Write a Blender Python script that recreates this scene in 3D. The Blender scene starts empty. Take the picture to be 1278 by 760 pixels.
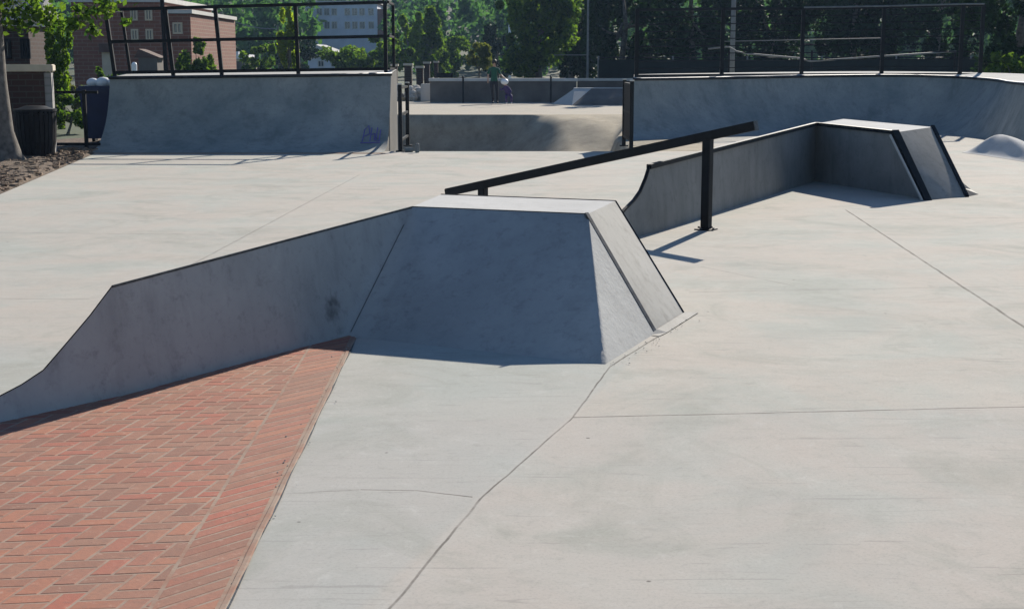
import bpy, bmesh, math, random
import numpy as np
from mathutils import Vector, Matrix
R = math.radians
random.seed(4)
scn = bpy.context.scene
COL = scn.collection

# ------------------------------------------------------------------ camera, light, world
AZ, EL = 21.7, 26.3
SUN = Vector((math.sin(R(AZ))*math.cos(R(EL)), math.cos(R(AZ))*math.cos(R(EL)), math.sin(R(EL))))
cam = bpy.data.cameras.new('camera'); cob = bpy.data.objects.new('camera', cam); COL.objects.link(cob)
cam.lens = 50.0; cam.sensor_width = 36; cam.clip_end = 6000; cam.clip_start = .05
cob.location = (0, 0, 1.6); cob.rotation_euler = (R(90-9.66), 0, 0)
scn.camera = cob
sl = bpy.data.lights.new('sun', 'SUN'); so = bpy.data.objects.new('sun', sl); COL.objects.link(so)
sl.energy = 5.0; sl.angle = R(.5); sl.color = (1, .925, .81)
so.rotation_euler = SUN.to_track_quat('Z', 'Y').to_euler(); so.location = (20, 50, 40)
w = bpy.data.worlds.new('World'); scn.world = w; w.use_nodes = True
nt = w.node_tree; nt.nodes.clear()
sky = nt.nodes.new('ShaderNodeTexSky'); sky.sky_type = 'NISHITA'; sky.sun_disc = False
sky.sun_elevation = R(EL); sky.sun_rotation = R(AZ); sky.air_density = 1.0; sky.dust_density = .1; sky.ozone_density = 2.2
bg = nt.nodes.new('ShaderNodeBackground'); bg.inputs[1].default_value = .058
wo = nt.nodes.new('ShaderNodeOutputWorld')
mxw = nt.nodes.new('ShaderNodeMix'); mxw.data_type = 'RGBA'; mxw.blend_type = 'MULTIPLY'; mxw.inputs[0].default_value = 1; mxw.inputs[7].default_value = (.86, .97, 1.12, 1)
nt.links.new(sky.outputs[0], mxw.inputs[6]); nt.links.new(mxw.outputs[2], bg.inputs[0]); nt.links.new(bg.outputs[0], wo.inputs[0])
vs = scn.view_settings; vs.view_transform = 'Standard'; vs.look = 'None'; vs.gamma = 1; vs.exposure = 0.74; vs.use_curve_mapping = False

# ------------------------------------------------------------------ materials
class NB:
    """small node-graph builder"""
    def __init__(s, name):
        s.m = bpy.data.materials.new(name); s.m.use_nodes = True
        s.t = s.m.node_tree; s.b = s.t.nodes['Principled BSDF']; s.out = s.t.nodes['Material Output']
        s.tc = s.t.nodes.new('ShaderNodeTexCoord'); s.obj = s.tc.outputs['Object']
    def n(s, typ, **kw):
        o = s.t.nodes.new(typ)
        for k, v in kw.items(): setattr(o, k, v)
        return o
    def put(s, sock, v):
        if isinstance(v, bpy.types.NodeSocket): s.t.links.new(v, sock)
        elif v is not None:
            if isinstance(v, (tuple, list)) and len(v) == 3 and sock.type == 'RGBA': v = (*v, 1)
            sock.default_value = v
    def math(s, op, a, b=None, c=None, clamp=False):
        o = s.n('ShaderNodeMath', operation=op, use_clamp=clamp)
        for i, v in enumerate((a, b, c)):
            if v is not None: s.put(o.inputs[i], v)
        return o.outputs[0]
    def vm(s, op, a, b=None):
        o = s.n('ShaderNodeVectorMath', operation=op); s.put(o.inputs[0], a)
        if b is not None: s.put(o.inputs[1], b)
        return o.outputs['Value'] if op in ('DOT_PRODUCT', 'LENGTH', 'DISTANCE') else o.outputs[0]
    def noise(s, scale, detail=4, rough=.55, vec=None, dist=0):
        o = s.n('ShaderNodeTexNoise'); s.put(o.inputs['Vector'], vec or s.obj)
        o.inputs['Scale'].default_value = scale; o.inputs['Detail'].default_value = detail
        o.inputs['Roughness'].default_value = rough; o.inputs['Distortion'].default_value = dist
        return o.outputs[0]
    def stretch(s, v):
        o = s.n('ShaderNodeMapping'); s.put(o.inputs[0], s.obj); o.inputs['Scale'].default_value = v; return o.outputs[0]
    def ramp(s, fac, lo, hi, a=0., b=1.):
        o = s.n('ShaderNodeMapRange', clamp=True); s.put(o.inputs[0], fac)
        for i, v in enumerate((lo, hi, a, b)): o.inputs[i+1].default_value = v
        return o.outputs[0]
    def mix(s, f, a, b, mode='MIX'):
        o = s.n('ShaderNodeMix', data_type='RGBA', blend_type=mode)
        s.put(o.inputs[0], f); s.put(o.inputs[6], a); s.put(o.inputs[7], b); return o.outputs[2]
    def bump(s, h, strength, dist=.01):
        o = s.n('ShaderNodeBump'); s.put(o.inputs['Height'], h); o.inputs['Strength'].default_value = strength
        o.inputs['Distance'].default_value = dist; s.t.links.new(o.outputs[0], s.b.inputs['Normal'])
    def fin(s, col, rough=.8, metal=0., spec=.4):
        s.put(s.b.inputs['Base Color'], col); s.put(s.b.inputs['Roughness'], rough)
        s.b.inputs['Metallic'].default_value = metal; s.b.inputs['Specular IOR Level'].default_value = spec
        return s.m
    def seg(s, A, B, wd, wob=.004):
        """mask of a line from A to B on the ground, with a slightly ragged edge"""
        d = Vector((B[0]-A[0], B[1]-A[1], 0)); L = d.length; d.normalize(); nn = Vector((-d.y, d.x, 0))
        rel = s.vm('SUBTRACT', s.obj, (A[0], A[1], 0))
        t = s.vm('DOT_PRODUCT', rel, tuple(d)); q = s.vm('DOT_PRODUCT', rel, tuple(nn))
        q = s.math('ADD', q, s.math('MULTIPLY', s.math('SUBTRACT', s.wobn, .5), wob*8))
        q = s.math('ABSOLUTE', q)
        m = s.ramp(q, wd*.5, wd*.5+.004, 1, 0)
        i = s.math('MULTIPLY', s.math('GREATER_THAN', t, 0), s.math('LESS_THAN', t, L))
        return s.math('MULTIPLY', m, i)

def simple(name, col, rough=.6, metal=0, var=.15, scale=6, bump=.1, spec=.4):
    k = NB(name); n1 = k.noise(scale, 5)
    c = k.mix(k.ramp(n1, .3, .7), tuple(x*(1-var) for x in col), tuple(min(1, x*(1+var)) for x in col))
    if bump: k.bump(k.noise(scale*8, 3), bump, .005)
    return k.fin(c, rough, metal, spec)

def concrete_ground():
    k = NB('floor concrete'); k.wobn = k.noise(3.2, 3)
    big = k.noise(.35, 5, .6); mid = k.noise(1.6, 6, .62, dist=.4); fine = k.noise(38, 4, .7); grit = k.noise(220, 2, .6)
    trow = k.noise(1.0, 5, .6, vec=k.stretch((.8, 5, 1)), dist=.6)
    c = k.mix(k.ramp(big, .3, .7), (.365, .365, .33), (.45, .435, .39))
    c = k.mix(k.ramp(mid, .35, .72), c, (.485, .475, .425))
    c = k.mix(k.math('MULTIPLY', k.ramp(trow, .5, .75), .35), c, (.34, .335, .32))
    hue = k.noise(.75, 5, .65, dist=.5); c = k.mix(k.ramp(hue, .38, .60, 0, .8), c, (.475, .425, .372)); c = k.mix(k.ramp(hue, .48, .30, 0, .6), c, (.385, .405, .365))
    # slab left of the curved joint is tinted cooler
    side = k.vm('DOT_PRODUCT', k.vm('SUBTRACT', k.obj, (.1, 5.8, 0)), (-.955, .296, 0))
    near = k.vm('DOT_PRODUCT', k.obj, (0, 1, 0))
    left = k.math('MULTIPLY', k.ramp(side, -.02, .02), k.ramp(near, 7.9, 8.2, 1, 0))
    c = k.mix(k.math('MULTIPLY', left, .45), c, (.385, .405, .385))
    s2 = k.vm('DOT_PRODUCT', k.vm('SUBTRACT', k.obj, (.278, 6.324, 0)), (-.0998, .995, 0))
    c = k.mix(k.math('MULTIPLY', k.ramp(s2, -.01, .01, 1, 0), .22), c, (.40, .37, .355))
    c = k.mix(k.ramp(fine, .56, .8, 0, .35), c, (.27, .265, .25))
    c = k.mix(k.ramp(grit, .6, .75, 0, .35), c, (.2, .195, .19))
    sy = k.n('ShaderNodeSeparateXYZ'); k.put(sy.inputs[0], k.obj)
    c = k.mix(k.ramp(sy.outputs[1], 44, 45, 0, .6), c, (.40, .345, .27))   # older, browner slab past the bowl
    # stains with shapes of their own
    blot = k.noise(.9, 6, .7, dist=1.2); c = k.mix(k.ramp(blot, .50, .68, 0, .65), c, (.31, .315, .275))
    pale = k.noise(2.3, 6, .7, dist=.8); c = k.mix(k.ramp(pale, .62, .76, 0, .45), c, (.56, .55, .52))
    gm = k.noise(9, 6, .8, dist=.5); c = k.mix(k.ramp(gm, .54, .72, 0, .45), c, (.29, .29, .26)); c = k.mix(k.ramp(gm, .44, .3, 0, .35), c, (.54, .53, .49))
    gr2 = k.noise(75, 5, .8); c = k.mix(k.ramp(gr2, .5, .68, 0, .35), c, (.22, .22, .2))
    scr = k.noise(2.0, 3, .5, vec=k.stretch((.5, 9, 1)), dist=2.5); c = k.mix(k.ramp(scr, .64, .68, 0, .32), c, (.22, .21, .2))
    vo = k.n('ShaderNodeTexVoronoi'); k.put(vo.inputs['Vector'], k.obj); vo.inputs['Scale'].default_value = 2.6
    c = k.mix(k.ramp(vo.outputs['Distance'], .018, .03, .7, 0), c, (.06, .055, .05))
    S = [((-.62, 3.0), (-.357, 4.044), .009), ((-.357, 4.044), (-.116, 5.10), .009), ((-.116, 5.10), (.278, 6.324), .007),
         ((.278, 6.324), (.52, 7.42), .008), ((.278, 6.324), (7, 6.97), .010), ((.52, 7.42), (.89, 8.33), .012), ((.89, 8.3), (1.2, 9.05), .010), ((-.576, 5.21), (-.36, 5.20), .009),
         ((-.36, 5.2), (-.147, 5.119), .010), ((3.02, 7.0), (3.67, 15.6), .016)]
    F = [((1.25, 9.91), (9, 10.83), .014), ((2.48, 14.56), (12, 15.36), .018), ((-2.62, 10.0), (-2.2, 20.5), .02),
         ((-7, 9.75), (-2.9, 9.62), .014), ((-8, 13.7), (-2.4, 13.3), .02), ((1.5, 11.2), (2.05, 10.2), .012),
         ((-.85, 5.16), (-.58, 5.21), .007), ((-5, 18.4), (6, 18.9), .02), ((4.6, 22), (12, 22.5), .03), ((-8, 23.2), (8, 23.5), .02)]
    m = None
    for a, b, wd in S: q = k.seg(a, b, wd*(1.1 if b[0] > 3 else .6), .0022); m = q if m is None else k.math('MAXIMUM', m, q)
    m2 = None
    for a, b, wd in F: q = k.seg(a, b, wd, .002); m2 = q if m2 is None else k.math('MAXIMUM', m2, q)
    brk = k.ramp(k.noise(4, 4, .7), .35, .6, .45, 1)
    halo = None
    for a, b, wd in S[:5]+S[7:]: q = k.seg(a, b, wd*4.5, .003); halo = q if halo is None else k.math('MAXIMUM', halo, q)
    c = k.mix(k.math('MULTIPLY', halo, .10), c, (.52, .50, .46))
    c = k.mix(k.math('MULTIPLY', m, k.math('MULTIPLY', brk, .8)), c, (.085, .075, .065))
    c = k.mix(k.math('MULTIPLY', m2, k.math('MULTIPLY', brk, .42)), c, (.15, .14, .125))
    h = k.math('ADD', k.math('MULTIPLY', fine, .5), k.math('MULTIPLY', mid, .6))
    h = k.math('SUBTRACT', h, k.math('MULTIPLY', m, .8))
    k.bump(h, .12, .004)
    return k.fin(c, .95, 0, .08)

def concrete_form(name, a, b, dark=(.2, .2, .2), vert=1.0, bump=.25, stain=.4):
    k = NB(name)
    big = k.noise(1.1, 6, .65, dist=.2); fine = k.noise(30, 5, .7); st = k.noise(1.7, 6, .7, vec=k.stretch((4*vert, 4*vert, .8)), dist=.15)
    c = k.mix(k.ramp(big, .32, .7), a, b)
    c = k.mix(k.ramp(st, .5, .78, 0, stain), c, dark)
    c = k.mix(k.ramp(fine, .58, .8, 0, .35), c, dark)
    spot = k.noise(11, 6, .8); c = k.mix(k.ramp(spot, .53, .7, 0, .45), c, dark)
    pale = k.noise(5.5, 6, .78, dist=.2); c = k.mix(k.ramp(pale, .6, .75, 0, .3), c, tuple(min(1, x*1.25) for x in b))
    k.bump(k.math('ADD', k.math('MULTIPLY', fine, .5), big), bump, .008)
    return k.fin(c, .95, 0, .1), k

M = {}
M['floor'] = concrete_ground()
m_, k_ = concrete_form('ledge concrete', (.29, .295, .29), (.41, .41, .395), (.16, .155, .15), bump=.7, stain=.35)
# dark rubber scuff on the long face, at its own spot
c_ = k_.b.inputs['Base Color'].links[0].from_socket
sd = k_.vm('LENGTH', k_.vm('MULTIPLY', k_.vm('SUBTRACT', k_.obj, (-.165, .33, .14)), (1, .55, .55)))
sd = k_.math('ADD', sd, k_.math('MULTIPLY', k_.math('SUBTRACT', k_.noise(25, 4), .5), .05))
M['ledge'] = k_.fin(k_.mix(k_.ramp(sd, .05, .085, .92, 0), c_, (.05, .045, .045)), .8, 0, .3)
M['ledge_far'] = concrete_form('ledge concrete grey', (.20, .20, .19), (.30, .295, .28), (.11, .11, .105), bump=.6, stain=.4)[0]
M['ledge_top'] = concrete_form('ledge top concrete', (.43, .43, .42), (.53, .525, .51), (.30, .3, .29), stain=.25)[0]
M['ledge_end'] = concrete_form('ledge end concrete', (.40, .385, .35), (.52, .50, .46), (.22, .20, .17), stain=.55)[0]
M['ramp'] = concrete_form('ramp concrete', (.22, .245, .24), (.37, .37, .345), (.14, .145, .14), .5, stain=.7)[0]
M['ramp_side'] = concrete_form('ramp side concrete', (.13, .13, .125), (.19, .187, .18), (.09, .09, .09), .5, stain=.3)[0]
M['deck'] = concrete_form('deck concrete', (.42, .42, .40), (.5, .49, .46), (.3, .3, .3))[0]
M['bowl'] = concrete_form('bowl concrete', (.27, .235, .18), (.43, .375, .28), (.12, .105, .085), .25, bump=.5, stain=.7)[0]
M['steel'] = simple('black painted steel', (.006, .007, .009), .55, .0, .4, 12, .08, .2)
M['worn'] = simple('worn steel edging', (.07, .07, .07), .5, .5, .6, 30, .1)
M['coping'] = simple('dark coping pipe', (.03, .032, .038), .4, .6, .4, 10, .05)
M['blackpl'] = simple('black slats', (.008, .008, .01), .6, 0, .4, 20, .1, .15)
M['stone'] = simple('cap stone', (.52, .46, .36), .8, 0, .12, 5, .3)
M['whitecap'] = simple('pale trim', (.50, .49, .46), .7, 0, .08, 3, .1)
M['walldark'] = simple('weathered retaining wall', (.12, .105, .095), .85, 0, .35, 1.2, .4)
M['rock'] = simple('pale rubble', (.42, .40, .36), .9, 0, .3, 5, .5)
M['bark'] = simple('bark', (.13, .115, .10), .95, 0, .5, 9, 1.0)
M['palebark'] = simple('pale bark', (.30, .27, .235), .95, 0, .45, 7, 1.0)
M['rust'] = simple('rusty threshold', (.30, .15, .07), .8, .2, .35, 8, .2)
M['glass'] = simple('window glass', (.035, .05, .075), .12, 0, .3, 2, 0, .8)
M['blue'] = simple('blue plastic', (.008, .018, .07), .45, 0, .15, 4, .05)
M['white'] = simple('white plastic', (.78, .79, .8), .5, 0, .05, 4, .05)
M['galv'] = simple('galvanised pipe', (.15, .165, .165), .7, .0, .2, 8, .05)
M['siding'] = simple('pale blue siding', (.52, .55, .62), .7, 0, .1, 1, .05)
M['roofgrey'] = simple('grey shingle roof', (.22, .22, .23), .85, 0, .3, 3, .3)
M['roofbrown'] = simple('brown shingle roof', (.09, .05, .04), .85, 0, .3, 3, .3)
M['cream'] = simple('cream painted wood', (.50, .42, .31), .7, 0, .12, 2, .1)
M['purple'] = simple('purple spray paint', (.16, .12, .42), .6, 0, .1, 8, 0)
M['net'] = simple('dark windscreen cloth', (.005, .010, .009), .9, 0, .4, 3, .2)
M['skin'] = simple('skin', (.42, .25, .17), .6, 0, .05, 5, 0)
M['green'] = simple('green cotton', (.012, .085, .05), .85, 0, .2, 8, .1)
M['black'] = simple('black cotton', (.012, .012, .018), .85, 0, .2, 8, .1)
M['violet'] = simple('purple cotton', (.05, .028, .12), .85, 0, .2, 8, .1)
M['hair'] = simple('dark hair', (.02, .015, .012), .6, 0, .2, 20, .1)
m_, k_ = concrete_form('mortar', (.31, .225, .175), (.39, .30, .235), (.2, .18, .16)); c_ = k_.b.inputs['Base Color'].links[0].from_socket
M['mortar'] = k_.fin(k_.mix(k_.ramp(k_.noise(5, 5, .7), .45, .6, 0, .75), c_, (.30, .165, .12)), .95, 0, .1)
def paver():
    k = NB('clay paver'); g = k.n('ShaderNodeNewGeometry'); r = g.outputs['Random Per Island']
    cr = k.n('ShaderNodeValToRGB'); k.put(cr.inputs[0], r); e = cr.color_ramp
    e.elements[0].position = 0; e.elements[0].color = (.24, .10, .065, 1); e.elements[1].position = 1; e.elements[1].color = (.36, .16, .10, 1)
    for p, c in ((.2, (.39, .105, .066, 1)), (.4, (.30, .15, .10, 1)), (.6, (.41, .15, .085, 1)), (.8, (.22, .10, .07, 1))):
        x = e.elements.new(p); x.color = c
    dust = k.noise(1.4, 6, .7, dist=.6); fine = k.noise(60, 4, .7)
    c = k.mix(k.ramp(dust, .3, .72, .1, .55), cr.outputs[0], (.29, .17, .12)); blo = k.noise(22, 5, .75); c = k.mix(k.ramp(blo, .5, .72, 0, .6), c, (.20, .12, .09)); c = k.mix(k.ramp(blo, .42, .3, 0, .5), c, (.46, .33, .26))
    c = k.mix(k.ramp(fine, .5, .8, 0, .4), c, (.20, .10, .08))
    k.bump(fine, .3, .004); return k.fin(c, .85, 0, .3)
M['paver'] = paver()
def brickwall(name, a, b, mo, scale=1.0):
    k = NB(name); t = k.n('ShaderNodeTexBrick'); mp = k.n('ShaderNodeMapping')
    # bricks run along the wall: use x+y as the horizontal axis
    sx = k.n('ShaderNodeSeparateXYZ'); k.put(sx.inputs[0], k.obj); cx = k.n('ShaderNodeCombineXYZ')
    k.put(cx.inputs[0], k.math('ADD', sx.outputs[0], sx.outputs[1])); k.put(cx.inputs[1], sx.outputs[2])
    k.put(t.inputs['Vector'], cx.outputs[0]); t.inputs['Scale'].default_value = scale
    t.inputs['Color1'].default_value = (*a, 1); t.inputs['Color2'].default_value = (*b, 1); t.inputs['Mortar'].default_value = (*mo, 1)
    t.inputs['Brick Width'].default_value = .45; t.inputs['Row Height'].default_value = .16; t.inputs['Mortar Size'].default_value = .018
    c = k.mix(k.ramp(k.noise(.8, 5), .3, .7, 0, .35), t.outputs[0], tuple(x*.7 for x in a))
    return k.fin(c, .9)
M['brick'] = brickwall('red brick', (.22, .085, .055), (.18, .07, .048), (.24, .16, .12))
M['brickdark'] = brickwall('dark brick', (.06, .028, .022), (.045, .024, .02), (.07, .06, .052), 1.6)
M['lit_side_grey'] = brickwall('lit pillar side', (.30, .29, .28), (.24, .23, .225), (.2, .2, .19), 1.2)  # paler tone that paints the gate pillar's sunlit side
def leafmat(name, a, b, trans=.45):
    k = NB(name); g = k.n('ShaderNodeNewGeometry')
    c = k.mix(g.outputs['Random Per Island'], a, b)
    c = k.mix(k.ramp(k.noise(.9, 4), .5, .66, 0, .75), c, tuple(x*1.35 for x in b))  # brighter clumps paint sunlit highlights into the leaf colour
    k.fin(c, .7, 0, .08)
    tr = k.n('ShaderNodeBsdfTranslucent'); k.put(tr.inputs[0], k.mix(1., c, (1.5, 1.6, .6), 'MULTIPLY'))
    ms = k.n('ShaderNodeMixShader'); ms.inputs[0].default_value = trans
    k.t.links.new(k.b.outputs[0], ms.inputs[1]); k.t.links.new(tr.outputs[0], ms.inputs[2]); k.t.links.new(ms.outputs[0], k.out.inputs[0])
    return k.m
M['leaf_mid'] = leafmat('leaves mid green', (.028, .07, .018), (.11, .17, .03), .55)
M['leaf_bright'] = leafmat('leaves bright green', (.085, .15, .02), (.14, .21, .03), .55)
M['leaf_lime'] = leafmat('leaves lime', (.14, .20, .02), (.22, .28, .03), .6)
M['leaf_dark'] = leafmat('leaves dark green', (.006, .02, .010), (.018, .042, .014), .2)
M['leaf_olive'] = leafmat('leaves olive', (.09, .11, .035), (.15, .16, .05), .4)
M['leaf_far'] = leafmat('leaves far', (.03, .085, .045), (.065, .14, .055), .5)
def groundmat():
    k = NB('ground'); a = k.noise(.05, 5, .6); b = k.noise(2, 5, .7)
    c = k.mix(k.ramp(a, .4, .6), (.05, .075, .03), (.10, .095, .06)); c = k.mix(k.ramp(b, .4, .7, 0, .5), c, (.03, .045, .02))
    k.bump(b, .5, .05); return k.fin(c, .95)
M['ground'] = groundmat()
def mulchmat():
    k = NB('mulch'); a = k.noise(9, 6, .75); b = k.noise(1.5, 4)
    c = k.mix(k.ramp(a, .35, .7), (.06, .042, .03), (.24, .17, .115)); c = k.mix(k.ramp(b, .4, .7, 0, .5), c, (.10, .07, .05))
    k.bump(a, 1., .04); return k.fin(c, .95)
M['mulch'] = mulchmat()
M['chips'] = simple('wood chips', (.22, .155, .105), .9, 0, .5, 3, .2)

# ------------------------------------------------------------------ mesh helpers
WL = {}
def wloc(o): return WL.get(o.name, Vector((0, 0, 0))) if o else Vector((0, 0, 0))
def tag(o, label=None, cat=None, group=None, kind=None):
    for k, v in (('label', label), ('category', cat), ('group', group), ('kind', kind)):
        if v: o[k] = v
    return o
def thing(name, loc, label, cat, group=None):
    o = bpy.data.objects.new(name, None); COL.objects.link(o); o.location = loc; o.empty_display_size = .2
    WL[o.name] = Vector(loc); return tag(o, label, cat, group)
class MB:
    """collects world-space geometry; build() links it as one mesh object"""
    def __init__(s): s.v = []; s.f = []; s.mi = []
    def add(s, vs, fs, mi=0):
        b = len(s.v); s.v += [tuple(x) for x in vs]; s.f += [tuple(i+b for i in f) for f in fs]; s.mi += [mi]*len(fs); return s
    def box(s, c, size, rz=0, mi=0, axes=None):
        c = Vector(c); h = Vector(size)/2
        X, Y, Z = axes if axes else (Vector((math.cos(rz), math.sin(rz), 0)), Vector((-math.sin(rz), math.cos(rz), 0)), Vector((0, 0, 1)))
        P = [c+X*(a*h.x)+Y*(b*h.y)+Z*(d*h.z) for a in (-1, 1) for b in (-1, 1) for d in (-1, 1)]
        return s.add(P, [(0, 1, 3, 2), (4, 6, 7, 5), (0, 4, 5, 1), (2, 3, 7, 6), (0, 2, 6, 4), (1, 5, 7, 3)], mi)
    def bar(s, a, b, wd, ht, up=Vector((0, 0, 1)), mi=0):
        a, b = Vector(a), Vector(b); X = (b-a).normalized(); Y = up.cross(X)
        if Y.length < 1e-4: Y = Vector((0, 1, 0)).cross(X)
        Y.normalize(); Z = X.cross(Y)
        return s.box((a+b)/2, ((b-a).length, wd, ht), axes=(X, Y, Z), mi=mi)
    def tube(s, pts, rad, n=10, mi=0, cap=True):
        pts = [Vector(p) for p in pts]; rad = rad if isinstance(rad, (list, tuple)) else [rad]*len(pts)
        rings = []; ref = None
        for i, p in enumerate(pts):
            d = (pts[min(i+1, len(pts)-1)]-pts[max(i-1, 0)]).normalized()
            if ref is None: ref = d.orthogonal().normalized()
            ref = (ref-d*ref.dot(d)).normalized(); q = d.cross(ref)
            rings.append([p+(ref*math.cos(t)+q*math.sin(t))*rad[i] for t in [2*math.pi*j/n for j in range(n)]])
        vs = [x for r in rings for x in r]; fs = []
        for i in range(len(pts)-1):
            for j in range(n):
                a = i*n+j; b = i*n+(j+1) % n; fs.append((a, b, b+n, a+n))
        if cap: fs += [tuple(range(n))[::-1], tuple(range((len(pts)-1)*n, len(pts)*n))]
        return s.add(vs, fs, mi)
    def loft(s, rows, mi=0):
        n = len(rows[0]); vs = [p for r in rows for p in r]
        return s.add(vs, [(i*n+j, i*n+j+1, (i+1)*n+j+1, (i+1)*n+j) for i in range(len(rows)-1) for j in range(n-1)], mi)
    def poly(s, pts, mi=0): return s.add(pts, [tuple(range(len(pts)))], mi)
    def prism(s, pts, z0, z1, mi=0):
        n = len(pts); vs = [(p[0], p[1], z0) for p in pts]+[(p[0], p[1], z1) for p in pts]
        return s.add(vs, [tuple(range(n))[::-1], tuple(range(n, 2*n))]+[(i, (i+1) % n, (i+1) % n+n, i+n) for i in range(n)], mi)
    def sphere(s, c, r, sc=(1, 1, 1), n=14, m=8, mi=0):
        c = Vector(c); rows = []
        for i in range(m+1):
            t = math.pi*i/m; rows.append([c+Vector((r*sc[0]*math.sin(t)*math.cos(2*math.pi*j/n), r*sc[1]*math.sin(t)*math.sin(2*math.pi*j/n), r*sc[2]*math.cos(t))) for j in range(n+1)])
        return s.loft(rows, mi)
    def build(s, name, mat, parent=None, smooth=False, bevel=0, merge=False, recalc=False):
        me = bpy.data.meshes.new(name); off = wloc(parent)
        me.from_pydata([(x-off.x, y-off.y, z-off.z) for x, y, z in s.v], [], s.f)
        mats = mat if isinstance(mat, (list, tuple)) else [mat]
        for q in mats: me.materials.append(M[q] if isinstance(q, str) else q)
        me.polygons.foreach_set('material_index', s.mi)
        if merge or recalc or bevel:
            bm = bmesh.new(); bm.from_mesh(me)
            if merge: bmesh.ops.remove_doubles(bm, verts=bm.verts, dist=.0005)
            bmesh.ops.recalc_face_normals(bm, faces=bm.faces)
            if bevel:
                ed = [e for e in bm.edges if len(e.link_faces) == 2 and e.calc_face_angle(0) > .5]
                bmesh.ops.bevel(bm, geom=ed, offset=bevel, segments=2, affect='EDGES', clamp_overlap=True)
            bm.to_mesh(me); bm.free()
        if smooth: me.polygons.foreach_set('use_smooth', [True]*len(me.polygons))
        me.update(); o = bpy.data.objects.new(name, me); COL.objects.link(o)
        if parent: o.parent = parent
        WL[o.name] = off; return o
def struct(o, label=None): return tag(o, label, None, None, 'structure')
def copy_tree(o, loc=None, parent=None, rz=None):
    c = o.copy(); COL.objects.link(c)
    if parent: c.parent = parent
    if loc is not None: c.location = loc; WL[c.name] = Vector(loc)
    if rz is not None: c.rotation_euler.z = rz
    for ch in o.children: copy_tree(ch, None, c)
    return c
def V(*a): return Vector(a)
def lerp(a, b, t): return a+(b-a)*t

# ------------------------------------------------------------------ ground
BX0, BX1, BY0, BY1 = -4.0, 3.9, 26.0, 44.6
g = MB(); Z = -.035; F = 3000
for x0, x1, y0, y1 in ((-F, F, -F, BY0), (-F, F, BY1, F), (-F, BX0, BY0, BY1), (BX1, F, BY0, BY1)):
    g.poly([(x0, y0, Z), (x1, y0, Z), (x1, y1, Z), (x0, y1, Z)])
struct(g.build('ground', 'ground'))
def bowl_right(y): return 2.3 if y < 31 else min(3.75, 2.3+(y-31)*.115)
def sm(a, b, x):
    t = min(1, max(0, (x-a)/(b-a))); return t*t*(3-2*t)
def bowl_z(x, y):
    d = 1.75
    xr = bowl_right(y)
    if x > xr or x < -3.9: return 0
    edge = 1-sm(xr-.5, xr, x); edge *= sm(-3.9, -3.5, x)
    nearf = sm(26.0, 26.35, y)
    tw = 1-sm(-.3, 1.7, x+(y-40)*.10)             # 1 on the left, 0 on the right
    def wall(run, y1=44.2):                          # circular transition up to the far lip
        u = (y1-y)/run
        if u <= 0: return 0
        if u >= 1: return 1
        return math.sqrt(max(0, 1-(1-u)**2))**1.0 if run < 3 else sm(0, 1, u)
    L = wall(2.6)*d
    Rr = sm(0, 1, (44.2-y)/8.5)*1.15+.10*math.sin(x*2.1+y*.9)*sm(44.2, 42, y)*.6
    return -(tw*L+(1-tw)*Rr)*edge*nearf
g = MB()
# the slab with the bowl sunk in it; left edge runs obliquely past the planting bed
E0 = (-4.1, -3); E1 = (-6.29, 17.44); E2 = (-7.42, 25.4)
g.poly([(E0[0], -3, 0), (16, -3, 0), (16, 26, 0), (4, 26, 0), (3.9, 26, 0), (-4, 26, 0), (-7.6, 26, 0), (*E2, 0), (*E1, 0)])
g.poly([(-7.6, 26, 0), (-4, 26, 0), (-4, 44.6, 0), (-7.6, 44.6, 0)])
g.poly([(3.9, 26, 0), (20, 26, 0), (20, 44.6, 0), (3.9, 44.6, 0)])
g.poly([(-9, 44.6, 0), (22, 44.6, 0), (22, 60, 0), (-9, 60, 0)])
slab = struct(g.build('concrete_floor', 'floor'))
nx, ny = 90, 150
g = MB()
rows = [[(lerp(BX0, BX1, i/nx), lerp(BY0, BY1, j/ny), bowl_z(lerp(BX0, BX1, i/nx), lerp(BY0, BY1, j/ny))) for i in range(nx+1)] for j in range(ny+1)]
g.loft(rows); struct(g.build('bowl_floor', 'bowl', smooth=True))
# planting bed with mulch
g = MB(); rows = []
for j in range(40):
    y = lerp(10, 30, j/39); xe = -6.29-(y-17.44)*.142 if y < 25.4 else -7.6
    rows.append([(lerp(xe-.0, -22, (i/24)**1.6), y, (.0 if i == 0 else .03+.05*math.sin(i*1.9+y*1.3)*math.cos(y*2.2+i))+.004) for i in range(25)])
g.loft(rows); struct(g.build('planting_bed', 'mulch', smooth=True))
g = MB()
for i in range(1500):
    y = random.uniform(15, 26); xe = -6.29-(y-17.44)*.142; x = xe-abs(random.gauss(0, .9))-.03
    s = random.uniform(.02, .09)
    g.box((x, y, random.uniform(.02, .07)), (s, s*random.uniform(.3, .9), s*.35), random.uniform(0, 3.1))
tag(g.build('wood_chips', 'chips'), kind='stuff')

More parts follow.
